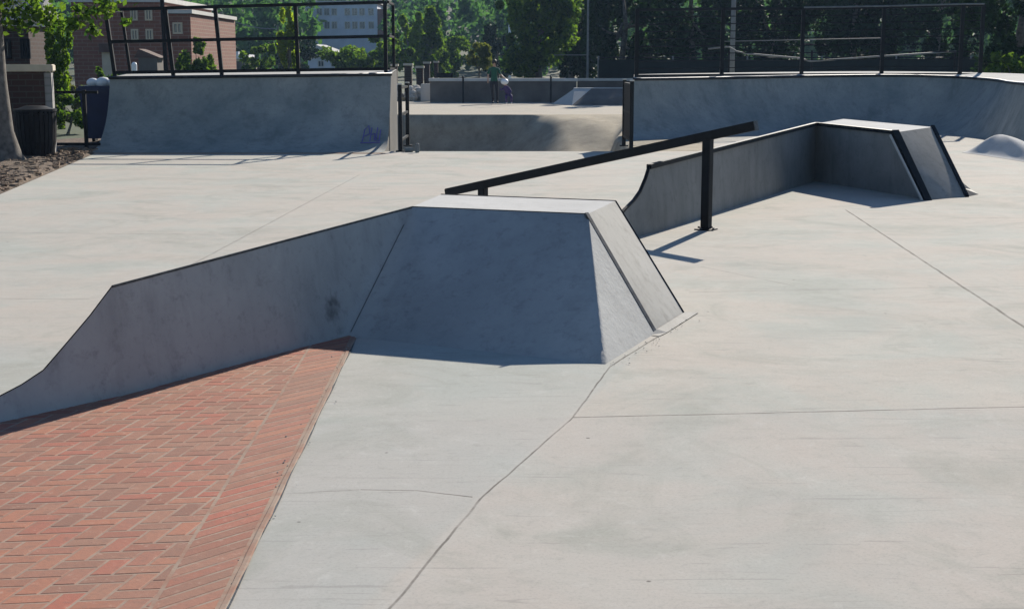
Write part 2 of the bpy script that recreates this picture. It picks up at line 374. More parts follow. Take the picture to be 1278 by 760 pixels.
# brick paving in herringbone ------------------------------------------------
def clip_bm(bm, co, no):
    bmesh.ops.bisect_plane(bm, geom=bm.verts[:]+bm.edges[:]+bm.faces[:], plane_co=co, plane_no=no, clear_outer=True)
def bricks(name, ang, org, planes, W=.076, L=2, gap=.007, rng=76, z=.0046):
    bm = bmesh.new(); U = (math.cos(R(7)), math.sin(R(7))); W2 = (math.cos(R(79)), math.sin(R(79))); rr = random.Random(7)
    def put(x0, y0, x1, y1):
        cx, cy = (x0+x1)/2*W, (y0+y1)/2*W; wx, wy = org[0]+U[0]*cx+W2[0]*cy, org[1]+U[1]*cx+W2[1]*cy
        for co, no in planes:
            if (wx-co[0])*no[0]+(wy-co[1])*no[1] > .16: return
        hx, hy = (x1-x0)/2*W-gap/2, (y1-y0)/2*W-gap/2; dz = rr.uniform(-.0004, .0004); e = .004
        top = [bm.verts.new((wx+U[0]*u*(hx-e)+W2[0]*v*(hy-e), wy+U[1]*u*(hx-e)+W2[1]*v*(hy-e), z+dz)) for u, v in ((-1, -1), (1, -1), (1, 1), (-1, 1))]
        bot = [bm.verts.new((wx+U[0]*u*hx+W2[0]*v*hy, wy+U[1]*u*hx+W2[1]*v*hy, z+dz-.0018)) for u, v in ((-1, -1), (1, -1), (1, 1), (-1, 1))]
        bm.faces.new(top)
        for q in range(4): bm.faces.new((bot[q], bot[(q+1) % 4], top[(q+1) % 4], top[q]))
    for k in range(-rng, rng):
        for m in range(-rng//2, rng//2):
            ox = 4*m; put(k+ox, k, k+2+ox, k+1); put(k+ox, k+1, k+1+ox, k+3)
    for co, no in planes: clip_bm(bm, (*co, 0), (*no, 0))
    return bm
baseA, baseB = V(-2.29, 6.25, 0), V(-.97, 8.27, 0); bd = (baseB-baseA).normalized(); bn = (-bd.y, bd.x)
lineA, lineB = V(-1.030, 2, 0), V(-1.150, 8, 0); ld = (lineB-lineA).normalized(); ln = (ld.y, -ld.x)
bord = (V(-.925, 8, 0)-V(-.825, 2, 0)).normalized(); bo = (bord.y, -bord.x)
top_plane = ((baseA.x+bn[0]*.06, baseA.y+bn[1]*.06), bn)
bm = bricks('a', R(-2), (-2.6, 5), [((-1.040, 2), ln), ((-4.6, 5), (-1, 0)), ((-3, 2.2), (0, -1)), top_plane])
# border course, bricks set at an angle between the two pale joints
b2 = bmesh.new(); rr = random.Random(3); dv = V(math.cos(R(48)), math.sin(R(48)), 0); pv = V(-dv.y, dv.x, 0)
for i in range(125):
    for j in range(1):
        c = lineA+ld*(i*.092)+dv*(.12); hx, hy, dz = .30, .0268, rr.uniform(-.0004, .0004)
        top = [b2.verts.new(c+dv*(u*(hx-.003))+pv*(v*(hy-.003))+V(0, 0, .0046+dz)) for u, v in ((-1, -1), (1, -1), (1, 1), (-1, 1))]
        bot = [b2.verts.new(c+dv*(u*hx)+pv*(v*hy)+V(0, 0, .003+dz)) for u, v in ((-1, -1), (1, -1), (1, 1), (-1, 1))]
        b2.faces.new(top)
        for q in range(4): b2.faces.new((bot[q], bot[(q+1) % 4], top[(q+1) % 4], top[q]))
for co, no in (((-1.026, 2), (-ln[0], -ln[1])), ((-.848, 2), bo), ((-3, 2.2), (0, -1)), top_plane): clip_bm(b2, (*co, 0), (*no, 0))
me = bpy.data.meshes.new('brick_paving'); bm.to_mesh(me); ob = bpy.data.objects.new('brick_paving', me); COL.objects.link(ob); me.materials.append(M['paver']); struct(ob)
me = bpy.data.meshes.new('brick_border'); b2.to_mesh(me); ob = bpy.data.objects.new('brick_border', me); COL.objects.link(ob); me.materials.append(M['paver']); struct(ob)
g = MB(); g.poly([(-4.7, 2, .0035), (-.833, 2, .0035), (-.927, 8.25, .0035), (-1.0, 8.27, .0035), (-1.95, 6.78, .0035), (-2.34, 6.22, .0035), (-4.7, 2.65, .0035)]); struct(g.build('mortar_bed', 'mortar'))
g = MB()   # pale concrete edging, a little ragged
pts = []
for i in range(61):
    y = lerp(2, 8.2, i/60); x = lerp(-.825, -.927, i/60); pts.append((x, y))
rows = [[(x-.010+random.uniform(-.004, .004), y, .0045) for x, y in pts], [(x-.007, y, .007) for x, y in pts], [(x+.007, y, .007) for x, y in pts], [(x+.011+random.uniform(-.004, .004), y, .0045) for x, y in pts]]
g.loft(rows); struct(g.build('paving_edging', 'mortar'))
g = MB(); g.loft([[(x+.011+.003*math.sin(i*1.3), y, .0045) for i, (x, y) in enumerate(pts)], [(x+.016+.003*math.sin(i*.7), y, .0045) for i, (x, y) in enumerate(pts)]]); struct(g.build('edging_gap', 'worn'))

# ------------------------------------------------------------------ near ledge
def ledge_body(crest, base, hip, A1, p, rows=10, A=None):
    """near face: crest polyline lofted down to base with a concave curve, then round the hip to the end coping"""
    g = MB(); G = []
    for r in range(rows+1):
        s = r/rows; row = []
        for c, b, pp in zip(crest, base, p):
            f = (1-s)**pp; row.append((lerp(c.x, b.x, s), lerp(c.y, b.y, s), c.z*f+.0))
        if hip:
            h = V(*row[-1]); q = lerp(A, A1, s); q = V(lerp(A.x, A1.x, s), lerp(A.y, A1.y, s), A.z*(1-s))
            dd = (q-h)
            row[-1] = tuple(h)
            for t in (.06, .12, .5, 1): row.append(tuple(h+dd*t))
        G.append(row)
    g.loft(G); return g
L1 = thing('grind_ledge', (-.93, 7.98, 0), 'low battered concrete ledge with a bright flat top beside the brick paving', 'ledge', 'concrete grind ledges')
T, K, A, B, FK = V(-1.932, 6.79, .535), V(-.645, 9.17, .68), V(.47, 8.73, .68), V(.695, 9.55, .68), V(-.50, 10.02, .68)
A1, B1, C1 = V(.87, 8.40, .002), V(1.11, 9.0, .002), V(.50, 7.48, .002)
d1 = V(.50, .866, 0); n1 = V(.866, -.50, 0)
prof = [(-1.35, .001), (-1.1, .02), (-.9, .06), (-.71, .11), (-.59, .14), (-.46, .185), (-.30, .29), (-.15, .40)]
crest = [V(-2.90, 5.60, .004), V(-2.66, 5.86, .02), V(-2.46, 6.09, .06), V(-2.314, 6.267, .115), V(-2.246, 6.36, .146), V(-2.176, 6.457, .192), V(-2.09, 6.573, .306), V(-2.014, 6.678, .409)]; nb = len(crest)
bl0 = V(-2.28, 6.15, 0); bl1 = V(-1.94, 6.48, 0)
base = [V(a, b, .001) for a, b in ((-2.88, 5.58), (-2.64, 5.84), (-2.435, 6.06), (-2.285, 6.235), (-2.215, 6.325), (-2.142, 6.42), (-2.05, 6.54), (-1.967, 6.648))]
crest.append(T); base.append(V(-1.873, 6.76, .001))
bpts = [V(-1.873, 6.76, 0), V(-1.65, 7.15, 0), V(-1.425, 7.53, 0), V(-1.2, 7.91, 0), V(-.97, 8.27, 0)]
for i in range(1, 13):
    t = i/12; crest.append(lerp(T, K, t)); u = t*4; j = min(3, int(u)); q = lerp(bpts[j], bpts[j+1], u-j); base.append(V(q.x, q.y, .001))
Kb = V(-.97, 8.27, .001)
for i in range(1, 11):
    t = i/10; crest.append(lerp(K, A, t)); base.append(lerp(Kb, C1, t)+V(0, 0, 0))
# round the last bit of the face into the hip
crest.insert(-1, lerp(K, A, .965)); base.insert(-1, lerp(Kb, C1, .965))
pw = [1.15]*nb+[1.12]+[lerp(1.12, 1.02, i/12) for i in range(1, 13)]+[lerp(1.02, 1.05, i/10) for i in range(1, 12)]
g = ledge_body(crest, base, True, A1, pw, 12, A)
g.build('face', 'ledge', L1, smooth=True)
g = MB()   # sun side: bank behind the rising part, upright back of the flat part
farb = [V(c.x-.8*(.04+.30*c.z), c.y+.6*(.04+.30*c.z), -.01) for c in crest[:nb+13]]
g.loft([[tuple(c) for c in crest[:nb+13]], [tuple(b) for b in farb]])
g.poly([K, FK, V(FK.x-.3, FK.y+.3, -.01), farb[-1]]); g.poly([FK, B, V(B.x, B.y+.02, -.01), V(FK.x-.3, FK.y+.3, -.01)])
g.poly([B, B1, V(B.x, B.y+.02, -.01)])
g.build('back_bank', 'deck', L1)
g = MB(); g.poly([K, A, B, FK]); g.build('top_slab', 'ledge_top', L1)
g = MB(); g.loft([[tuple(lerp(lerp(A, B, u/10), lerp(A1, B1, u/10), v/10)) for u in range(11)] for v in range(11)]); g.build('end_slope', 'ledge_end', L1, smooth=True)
g = MB(); g.bar(lerp(K, Kb, .15)+V(.004, -.004, .0), lerp(K, Kb, .97)+V(.004, -.004, .003), .0025, .0025); g.build('crease_joint', 'worn', L1)
def steel(parent, pts, wd, ht, lift=.0, side=V(0, 0, 0), name='steel_edge', mat='steel'):
    g = MB()
    for a, b in zip(pts[:-1], pts[1:]):
        d = (b-a).normalized(); g.bar(a+side+V(0, 0, lift)-d*wd*.2, b+side+V(0, 0, lift)+d*wd*.2, wd, ht)
    return g.build(name, mat, parent, bevel=.002)
steel(L1, crest[2:nb+1], .006, .005, .000)
steel(L1, [T, K, A], .010, .012, -.003, mat='worn')
steel(L1, [A, A1], .034, .016, .001, V(-.012, -.02, 0), mat='worn')
steel(L1, [B, B1], .010, .02, -.004)
steel(L1, [FK, B], .010, .010, .0)
g = MB(); g.loft([[(A1.x-.06, A1.y-.09, .001), (A1.x, A1.y, .02), (B1.x, B1.y, .02), (B1.x+.05, B1.y+.09, .001)], [(A1.x, A1.y-.14, .0045), (A1.x+.06, A1.y-.02, .0045), (B1.x+.06, B1.y-.02, .0045), (B1.x+.1, B1.y+.08, .0045)]])
g.build('patched_toe', 'ledge_end', L1)

# ------------------------------------------------------------------ far ledge
L2 = thing('grind_ledge', (4.1, 19.3, 0), 'grey concrete ledge with thick black steel edges behind the grind rail', 'ledge', 'concrete grind ledges')
T2, K2, A2, B2, F2 = V(1.30, 13.5, .63), V(4.12, 19.40, .78), V(4.66, 17.32, .765), V(5.36, 18.25, .785), V(4.80, 20.75, .79)
a2, b2_, f2 = V(4.91, 16.72, .002), V(5.48, 17.12, .002), V(5.73, 17.44, .002)
d2 = V(.435, .90, 0); n2 = V(.90, -.435, 0)
prof2 = [(-1.9, .001), (-1.5, .05), (-1.1, .14), (-.8, .22), (-.62, .28), (-.40, .34), (-.24, .41), (-.10, .52)]
crest = [V(T2.x+d2.x*s, T2.y+d2.y*s, z) for s, z in prof2]+[T2]
base = [c+n2*.07*(c.z/.6)+V(0, 0, .001-c.z) for c in crest]
for i in range(1, 9):
    c = lerp(T2, K2, i/8); crest.append(c); base.append(V(c.x, c.y, .001)+n2*lerp(.07, .01, i/8))
for i in range(1, 6):
    c = lerp(K2, A2, i/5); crest.append(c); base.append(lerp(V(4.13, 19.38, .001), V(4.82, 17.05, .001), i/5))
g = ledge_body(crest, base, False, None, [1.0]*len(crest), 4)
g.poly([A2, V(4.82, 17.05, .001), a2])
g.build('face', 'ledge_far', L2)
g = MB(); cc = crest[:17]
fb = [V(c.x-.90*(.04+.30*c.z), c.y+.435*(.04+.30*c.z), -.01) for c in cc]
g.loft([[tuple(c) for c in cc], [tuple(b) for b in fb]]); g.poly([K2, F2, V(F2.x-.3, F2.y+.4, -.01), fb[-1]]); g.poly([F2, B2, V(B2.x+.1, B2.y+.3, -.01), V(F2.x-.3, F2.y+.4, -.01)])
g.build('back_bank', 'deck', L2)
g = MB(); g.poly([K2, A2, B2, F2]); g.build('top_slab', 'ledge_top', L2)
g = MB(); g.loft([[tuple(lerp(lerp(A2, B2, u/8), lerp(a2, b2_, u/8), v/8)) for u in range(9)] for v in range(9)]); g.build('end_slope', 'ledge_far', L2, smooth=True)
g = MB(); cur = []
for i in range(9):
    t = i/8; cur.append(B2*(1-t)**2+V(5.50, 17.95, .16)*2*t*(1-t)+f2*t*t)
wedge = [lerp(B2, b2_, t/8) for t in range(9)]
g.loft([[tuple(x) for x in wedge], [tuple(x) for x in cur]]); g.loft([[tuple(x) for x in cur], [(x.x+.02, x.y+.25, -.01) for x in cur]])
g.build('side_transition', 'steel', L2)
steel(L2, [T2, K2, A2], .05, .045, -.005); steel(L2, crest[1:9], .03, .02, 0)
steel(L2, [A2, a2], .10, .05, .0, V(-.03, -.03, .0)); steel(L2, [B2, b2_], .05, .05, 0)
g = MB(); g.bar(A2+V(-.10, -.07, -.03), a2+V(-.10, -.07, .0), .02, .02); g.build('pale_joint', 'deck', L2)

g = MB(); rp = random.Random(12)
for i in range(112):
    if i < 60: x, y = lerp(V(.5, 7.44, 0), V(1.14, 8.98, 0), rp.random()).xy; x += abs(rp.gauss(0, .05)); y -= .02
    elif i < 110: y = rp.uniform(3.5, 8); x = lerp(-.845, -.925, (y-2)/6)+rp.gauss(0, .03)
    else: x, y = rp.uniform(-2, 5), rp.uniform(3.6, 14)
    s_ = rp.uniform(.0015, .0045); g.sphere((x, y, s_*.6+.004), s_, (1, rp.uniform(.6, 1), .6), 6, 4)
tag(g.build('loose_grit', 'rock'), kind='stuff')
# ------------------------------------------------------------------ grind rail
RL = thing('grind_rail', (1.88, 13.71, 0), 'sloping black square-tube skate rail on two posts between the two ledges', 'rail')
ra, rb_ = V(-.72, 15.64, .185), V(2.28, 13.39, 1.015); rd = (rb_-ra).normalized()
g = MB(); g.bar(ra, rb_, .075, .085); g.build('rail_tube', 'steel', RL, bevel=.008)
g = MB(); g.box((1.88, 13.71, .445), (.085, .085, .89), math.atan2(rd.y, rd.x)); g.build('post', 'steel', RL, bevel=.006)
q = ra+rd*.52; g = MB(); g.box((q.x, q.y, q.z/2-.02), (.085, .085, q.z), math.atan2(rd.y, rd.x)); g.build('post', 'steel', RL, bevel=.006)
g = MB(); g.box((1.88, 13.71, .006), (.17, .17, .012), math.atan2(rd.y, rd.x)); g.build('foot_plate', 'steel', RL, bevel=.003)
for a in (-1, 1):
    for b in (-1, 1): g = MB(); g.tube([(1.88+a*.062, 13.71+b*.062, .01), (1.88+a*.062, 13.71+b*.062, .028)], .011, 6); g.build('bolt', 'worn', RL)
up = Vector((0, 0, 1)); g = MB(); g.bar(ra+V(0, 0, .0445), rb_+V(0, 0, .0445), .045, .003); g.build('worn_highlight', 'worn', RL)  # worn strip, its lighter colour also paints the highlight along the rail
g = MB(); q2 = rb_; g.bar(q2-rd*.001, q2+rd*.006, .079, .089); g.build('end_cap', 'worn', RL, bevel=.002)

# ------------------------------------------------------------------ left quarter pipe
def transition(lip, base, n=10, zbase=.003, pw=0, mixf=1):
    """points down a circular transition from lip (Vector) to base (Vector)"""
    out = []
    for i in range(n+1):
        t = i/n; a = t*math.pi/2*.86
        # param: x along run, z on arc tangent to the ground
        u = 1-math.sin(a)/math.sin(math.pi/2*.86); zz = (1-math.cos(a))/(1-math.cos(math.pi/2*.86))
        if pw: zz = lerp(zz, (1-u)**pw, mixf)
        out.append(V(lerp(lip.x, base.x, u), lerp(lip.y, base.y, u), zbase+(lip.z-zbase)*zz))
    return out
QL = thing('quarter_pipe', (-4.9, 26.6, 0), 'wide shaded concrete quarter pipe with a black railing on its deck, left of the bowl', 'ramp', 'concrete quarter pipes')
nX = 40; rows = []
for i in range(nX+1):
    t = i/nX; x = lerp(-7.68, -2.31, t); zl = lerp(1.31, 1.375, t)
    rows.append([tuple(p) for p in transition(V(x, 27.5, zl), V(lerp(-7.55, -2.31, t), 25.55, 0), 14, pw=3.4, mixf=sm(-3.6, -2.7, x))])
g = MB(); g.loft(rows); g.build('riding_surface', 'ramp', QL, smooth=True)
g = MB()
for side in (0, nX):
    x = rows[side][0][0]; pr = [p for p in rows[side]]; zt = pr[-1][2]
    pl = pr+[(pr[-1][0], 28.9, zt+.08), (pr[-1][0], 28.9, -.2), (pr[0][0], pr[0][1], -.2)]
    g.add(pl, [tuple(range(len(pl)))])
g.poly([(-7.68, 28.9, -.2), (-2.31, 28.9, -.2), (-2.31, 28.9, 1.455), (-7.68, 28.9, 1.385)])
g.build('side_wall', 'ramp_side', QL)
g = MB(); g.poly([(-7.68, 27.5, 1.314), (-2.31, 27.5, 1.379), (-2.31, 28.9, 1.46), (-7.68, 28.9, 1.39)]); g.build('deck', 'deck', QL)
g = MB(); g.tube([(-7.7, 27.48, 1.305), (-2.29, 27.48, 1.37)], .03, 12); g.build('coping', 'coping', QL, smooth=True)
g = MB(); g.box((-4.9, 25.35, .004), (5.3, .11, .006)); g.build('threshold_strip', 'rust', QL, bevel=.001)
# purple tag sprayed low on the sunlit end of the ramp
g = MB()
def onramp(x, s):
    t = (x+7.68)/5.37; P = transition(V(x, 27.5, lerp(1.31, 1.375, t)), V(x, 25.55, 0), 14, pw=3.4, mixf=sm(-3.6, -2.7, x)); u = s*14; i = int(u); p = lerp(P[i], P[i+1], u-i); return p+V(0, -.012, .008)
gx = -2.78
for st in ([(0, .26), (.02, .40), (.09, .44), (.12, .36), (.03, .33)], [(.14, .27), (.15, .42)], [(.15, .35), (.22, .36), (.22, .28)], [(.26, .42), (.25, .28), (.31, .27), (.32, .4)], [(-.03, .24), (.34, .25)]):
    P = [onramp(gx+a, b+.12) for a, b in st]; g.tube(P, .009, 5)
g.build('graffiti_tag', 'purple', QL)

def railing(root, posts, z0, ztop, mids, pw=.05, rw=.04, lean=None, parts=True):
    """posts: list of (x,y,zbase,ztop)"""
    for i, (x, y, zb, zt) in enumerate(posts):
        lx, ly = lean(i) if lean else (0, 0)
        g = MB(); g.bar((x, y, zb), (x+lx, y+ly, zt), pw, pw, up=V(0, 1, 0)); g.build('post', 'steel', root, bevel=.004)
    for f in mids:
        g = MB()
        for (a, b) in zip(range(len(posts)-1), range(1, len(posts))):
            P = []
            for i in (a, b):
                x, y, zb, zt = posts[i]; lx, ly = lean(i) if lean else (0, 0); P.append(V(x+lx*f, y+ly*f, lerp(zb, zt, f)))
            g.bar(P[0], P[1], rw, rw)
        g.build('cross_rail', 'steel', root)
RA = thing('guard_railing', (-4.9, 27.8, 1.34), 'black steel railing standing on the deck of the left quarter pipe', 'railing', 'black deck railings')
xs = [-7.52, -6.72, -5.65, -4.02, -2.98+.55, -2.36]
xs = [-7.62, -6.50, -5.57, -4.10, -2.42]
posts = [(x, 27.66, lerp(1.31, 1.378, (x+7.68)/5.37), lerp(2.60, 2.745, (x+7.68)/5.37)) for x in xs]
railing(RA, posts, 0, 0, [.07, .52, .985], .07, .06, lean=lambda i: ((-.13, -.11, -.09, -.03, 0)[i], 0))
for xx, nm in ((-7.62, 'l'), (-2.36, 'r')):
    z = lerp(1.31, 1.378, (xx+7.68)/5.37); zt = z+1.30 if xx < -5 else z+1.37; lx = -.13 if xx < -5 else 0
    for f in (.07, .52, .985):
        g = MB(); g.bar((xx+lx*f, 27.66, lerp(z, zt, f)), (xx+lx*f, 28.8, lerp(z, zt, f)), .04, .04); g.build('return_rail', 'steel', RA)
    g = MB(); g.bar((xx, 28.8, z), (xx+lx, 28.8, zt), .055, .055, up=V(0, 1, 0)); g.build('post', 'steel', RA, bevel=.004)

# ------------------------------------------------------------------ right quarter pipe, curving round
QR = thing('quarter_pipe', (8.0, 34, 0), 'long blue-shaded concrete quarter pipe that curves round the right side of the park', 'ramp', 'concrete quarter pipes')
lipc = [V(2.62, 31.0, 1.245), V(4.9, 32.9, 1.255), V(7.3, 34.2, 1.28), V(9.3, 34.6, 1.29), V(10.5, 33.9, 1.26), V(10.8, 32.2, 1.22), V(10.5, 30.3, 1.19), V(10.12, 28.0, 1.19), V(9.95, 25.0, 1.22)]
def cat(P, t):
    n = len(P)-1; u = t*n; i = min(n-1, int(u)); u -= i
    p0 = P[max(0, i-1)]; p1 = P[i]; p2 = P[i+1]; p3 = P[min(n, i+2)]
    return .5*((2*p1)+(p2-p0)*u+(2*p0-5*p1+4*p2-p3)*u*u+(3*p1-p0-3*p2+p3)*u**3)
NL = 64; lip = [cat(lipc, i/NL) for i in range(NL+1)]; inn = []
for i in range(NL+1):
    d = lip[min(NL, i+1)]-lip[max(0, i-1)]; d.z = 0; d.normalize(); q = V(d.y, -d.x, 0); inn.append(lerp(V(-.09, -1, 0), q, sm(0, .14, i/NL)).normalized())
rows = []
for i in range(NL+1):
    run = lerp(1.45, .45, sm(.5, .8, i/NL)); b = lip[i]+inn[i]*run; b.z = 0; rows.append([tuple(p) for p in transition(lip[i], b, 12, pw=1.25, mixf=sm(.5, .75, i/NL))])
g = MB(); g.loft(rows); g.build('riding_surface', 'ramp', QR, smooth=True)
g = MB(); g.loft([[tuple(p+V(0, 0, .004)) for p in lip], [tuple(p-n*1.3+V(0, 0, .084)) for p, n in zip(lip, inn)]]); g.build('deck', 'deck', QR)
g = MB(); g.loft([[tuple(p-n*1.3+V(0, 0, .08)) for p, n in zip(lip, inn)], [(p.x-n.x*1.3, p.y-n.y*1.3, -.3) for p, n in zip(lip, inn)]])
for e in (0, NL):
    n = inn[e]; back = lip[e]-n*1.3+V(0, 0, .08); pl = rows[e]+[tuple(back), (back.x, back.y, -.2), (rows[e][0][0], rows[e][0][1], -.2)]; g.add(pl, [tuple(range(len(pl)))])
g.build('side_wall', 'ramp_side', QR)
g = MB(); g.tube([p+n*.02+V(0, 0, -.008) for p, n in zip(lip, inn)], .03, 8); g.build('coping', 'coping', QR, smooth=True)

RB = thing('guard_railing', (7.5, 37.5, 1.25), 'long black steel railing with thin wires on the deck of the right quarter pipe', 'railing', 'black deck railings')
ids = [(2.72, 31.5), (4.86, 33.4), (6.95, 34.6), (9.0, 35.1), (10.75, 34.6), (11.3, 34.8)]
posts = []
for x, y in ids: posts.append((x, y, 1.24, 1.6+(y*.0362 if y < 33 else y*.0375)))
posts = [(x, y, 1.24, z) for (x, y), z in zip(ids, (2.74, 2.83, 2.88, 2.93, 2.96, 2.97))]
railing(RB, posts, 0, 0, [.04, .985], .085, .06)
for j in range(1, 9):
    f = .04+.945*j/9; g = MB()
    for a, b in zip(posts[:-1], posts[1:]): g.tube([V(a[0], a[1], lerp(a[2], a[3], f)), V(b[0], b[1], lerp(b[2], b[3], f))], .011, 5)
    g.build('wire', 'steel', RB)

g = MB(); g.tube([V(a[0], a[1]-.05, a[3]+.0) for a in posts[2:]], .02, 6); g.build('top_pipe', 'galv', RB)
# short guards at both sides of the bowl mouth
def guard(x, y0, y1, z, label, flip):
    r = thing('bowl_guard', (x, y0, 0), label, 'railing', 'short railings at the bowl mouth')
    for y in (y0, y1):
        g = MB(); g.box((x, y, z/2), (.07, .07, z)); g.build('post', 'steel', r, bevel=.005)
        g = MB(); g.box((x, y, z+.012), (.085, .085, .024)); g.build('post_cap', 'whitecap', r, bevel=.006)
        g = MB(); g.box((x, y, .012), (.16, .16, .024)); g.build('foot_plate', 'steel', r, bevel=.003)
    for zz in (z-.06, z*.55, .2):
        g = MB(); g.bar((x, y0, zz), (x, y1, zz), .04, .04); g.build('cross_rail', 'steel', r)
    return r
guard(-2.02, 25.9, 27.7, 1.20, 'short black railing at the left side of the bowl mouth beside the quarter pipe end', 0)
r = guard(2.16, 25.9, 27.6, 1.26, 'short heavy black railing at the right side of the bowl mouth', 1)
g = MB(); g.box((2.16, 26.75, .68), (.03, 1.55, 1.0)); g.build('panel', 'blackpl', r)
# small things on the ground by the left guard
for i, (x, y) in enumerate(((-1.86, 25.75), (-1.70, 25.62))):
    t = thing('drink_can', (x, y, 0), ('crushed pale drink can lying by the foot of the left bowl railing', 'upright pale drink can a step right of the left bowl railing')[i], 'can')
    g = MB(); g.tube([(x, y, 0), (x, y, .015), (x, y, .15), (x, y, .165)] if i else [(x-.07, y, .04), (x+.07, y+.03, .04)], [.03, .04, .04, .03] if i else .04, 12); g.build('can_body', 'galv', t, smooth=False)
# pale mound added in place of the ramp's sunlit hip, sloped to catch sun
g = MB(); rows = []
for i in range(15):
    rr_ = i/14; z = .34*(math.cos(math.pi*min(1, i/14))*.5+.5)**.85
    rows.append([(8.62+rr_*.48*(1+.25*math.sin(3*2*math.pi*j/40))*math.cos(2*math.pi*j/40), 25.2+rr_*(1.0 if j < 20 else 3.2)*math.sin(2*math.pi*j/40), z+.004) for j in range(41)])
g.loft(rows); o = g.build('lit_hip_mound', 'ledge_top', None, smooth=True); tag(o, 'small rounded concrete hump standing in for the sunlit hip of the curved quarter pipe', 'mound')

# ------------------------------------------------------------------ far side of the park
g = MB()
FW = thing('retaining_wall', (-1, 58, 0), 'long low dark wall with a pale cap behind the bowl and the people', 'wall')
g.box((-.35, 58, .42), (5.9, .3, .84)); g.build('wall', 'walldark', FW); g = MB(); g.box((-.35, 57.98, .90), (6.0, .42, .12)); g.build('cap', 'whitecap', FW, bevel=.01)
FW2 = thing('retaining_wall', (4, 58.6, 0), 'dark stepped wall with a grey cap right of the long low wall', 'wall')
g = MB(); g.box((5.2, 58.4, .42), (5.1, .3, .84)); g.build('wall', 'walldark', FW2); g = MB(); g.box((5.2, 58.38, .90), (5.2, .42, .1)); g.build('cap', 'deck', FW2, bevel=.01)
for px, lab in ((-1.95, 'thin black post in front of the low wall, left of the person in green'), (1.55, 'thin black post in front of the low wall, right of the person in green')):
    t = thing('fence_post', (px, 57.4, 0), lab, 'post'); g = MB(); g.tube([(px, 57.4, 0), (px, 57.4, 1.0)], .035, 8); g.build('pole', 'steel', t); g = MB(); g.sphere((px, 57.4, 1.01), .05); g.build('cap', 'steel', t, smooth=True)
HB = thing('bank_box', (3.3, 55, 0), 'concrete bank box with a pale sloping side and dark front, right of the low wall', 'ramp')
g = MB(); g.add([(1.55, 55.6, .003), (2.4, 55.2, .60), (3.05, 55.2, .60), (2.25, 53.9, .003)], [(0, 1, 2, 3)]); g.build('bank_slope', 'deck', HB)
g = MB(); g.poly([(2.25, 53.9, .003), (3.05, 55.2, .60), (6, 55.2, .60), (6, 54.6, .003)]); g.build('front', 'walldark', HB)
g = MB(); g.box((4.2, 55.7, .57), (3.6, 1.0, .1)); g.build('top_slab', 'deck', HB, bevel=.01)
# pillars
pil = [(-5.05, 62, 1.42), (-4.75, 66, 1.44), (-4.35, 68, 1.32), (-4.25, 72, 1.52), (-4.0, 76, 1.56)]
labs = ['dark brick pillar with pale cap, leftmost of the row beyond the railing end', 'wide dark brick pillar, second from the left in the row', 'shorter reddish brick pillar in the middle of the row', 'taller dark brick pillar, fourth from the left in the row', 'narrow dark brick pillar, rightmost of the row']
for (x, y, h), lb in zip(pil, labs):
    t = thing('brick_pillar', (x, y, 0), lb, 'pillar', 'brick pillars along the far path')
    wd = {0: .24, 1: .34, 2: .32, 3: .28, 4: .2}[labs.index(lb)]
    g = MB(); g.box((x, y, h/2), (wd, wd, h)); g.build('shaft', 'brickdark', t); g = MB(); g.box((x, y, h+.05), (wd+.1, wd+.1, .1)); g.build('cap', 'stone', t, bevel=.01)
t = thing('low_wall', (-4.6, 60.5, 0), 'pale rough low wall under the row of brick pillars', 'wall'); g = MB()
for i in range(60):
    g.sphere((random.uniform(-5.4, -3.1), 60+random.uniform(0, 1.2), random.uniform(0, .55)), random.uniform(.12, .25), (1, 1, .8), 6, 4)
g.build('stones', 'rock', t)
t = thing('block', (-3.45, 59.2, 0), 'pale concrete block at the left end of the long low wall', 'block'); g = MB(); g.box((-3.5, 59.2, .36), (.5, .5, .72)); g.build('block_body', 'deck', t, bevel=.03)
t = thing('bench', (-3.2, 66, 0), 'dark low bench behind the left end of the long wall', 'bench'); g = MB(); g.box((-3.1, 66, .78), (.75, .4, .1)); g.build('seat', 'blackpl', t, bevel=.02)
g = MB(); g.box((-3.1, 66.2, 1.0), (.75, .06, .22)); g.build('backrest', 'blackpl', t, bevel=.02)
for xx in (-3.4, -2.8): g = MB(); g.box((xx, 66, .37), (.06, .36, .74)); g.build('leg', 'blackpl', t)

# dark windscreen fence behind right quarter pipe, tall poles, pale pipe rail
DF = thing('windscreen_fence', (10, 62, 0), 'dark fence covered in windscreen cloth behind the right railing', 'fence')
xsf = [3.6+3.1*i for i in range(9)]
for i in range(8):
    g = MB(); rows = []
    for a in range(13):
        x = lerp(xsf[i], xsf[i+1], a/12); rows.append([(x, 60+.06*math.sin(x*2.7+z*1.1), z) for z in (.1, .5, .9, 1.3, 1.7)])
    g.loft(rows); g.build('cloth_panel', 'net', DF, smooth=True)
for x in xsf:
    g = MB(); g.tube([(x, 60.1, 0), (x, 60.1, 1.85)], .04, 8); g.build('post', 'galv', DF)
g = MB(); g.tube([(xsf[0], 60.1, 1.78), (xsf[-1], 60.1, 1.78)], .025, 8); g.build('top_rail', 'steel', DF)
t = thing('tall_pole', (3.2, 62, 0), 'very thin tall grey pole between the big tree and the dark trees', 'pole')
g = MB(); g.tube([(3.25, 62, 0), (3.25, 62, 6)], [.05, .04], 8); g.build('pole', 'galv', t); g = MB(); g.tube([(1.8, 62, 1.9), (3.25, 62, 1.9)], .018, 6); g.build('cross_rail', 'galv', t)
t = thing('light_pole', (6.9, 45, 0), 'pale light pole rising behind the right railing', 'lamp post')
g = MB(); g.tube([(6.9, 45.2, 0), (6.9, 45.2, 2.2), (6.9, 45.2, 7)], [.09, .075, .06], 12); g.build('pole', 'galv', t, smooth=True)
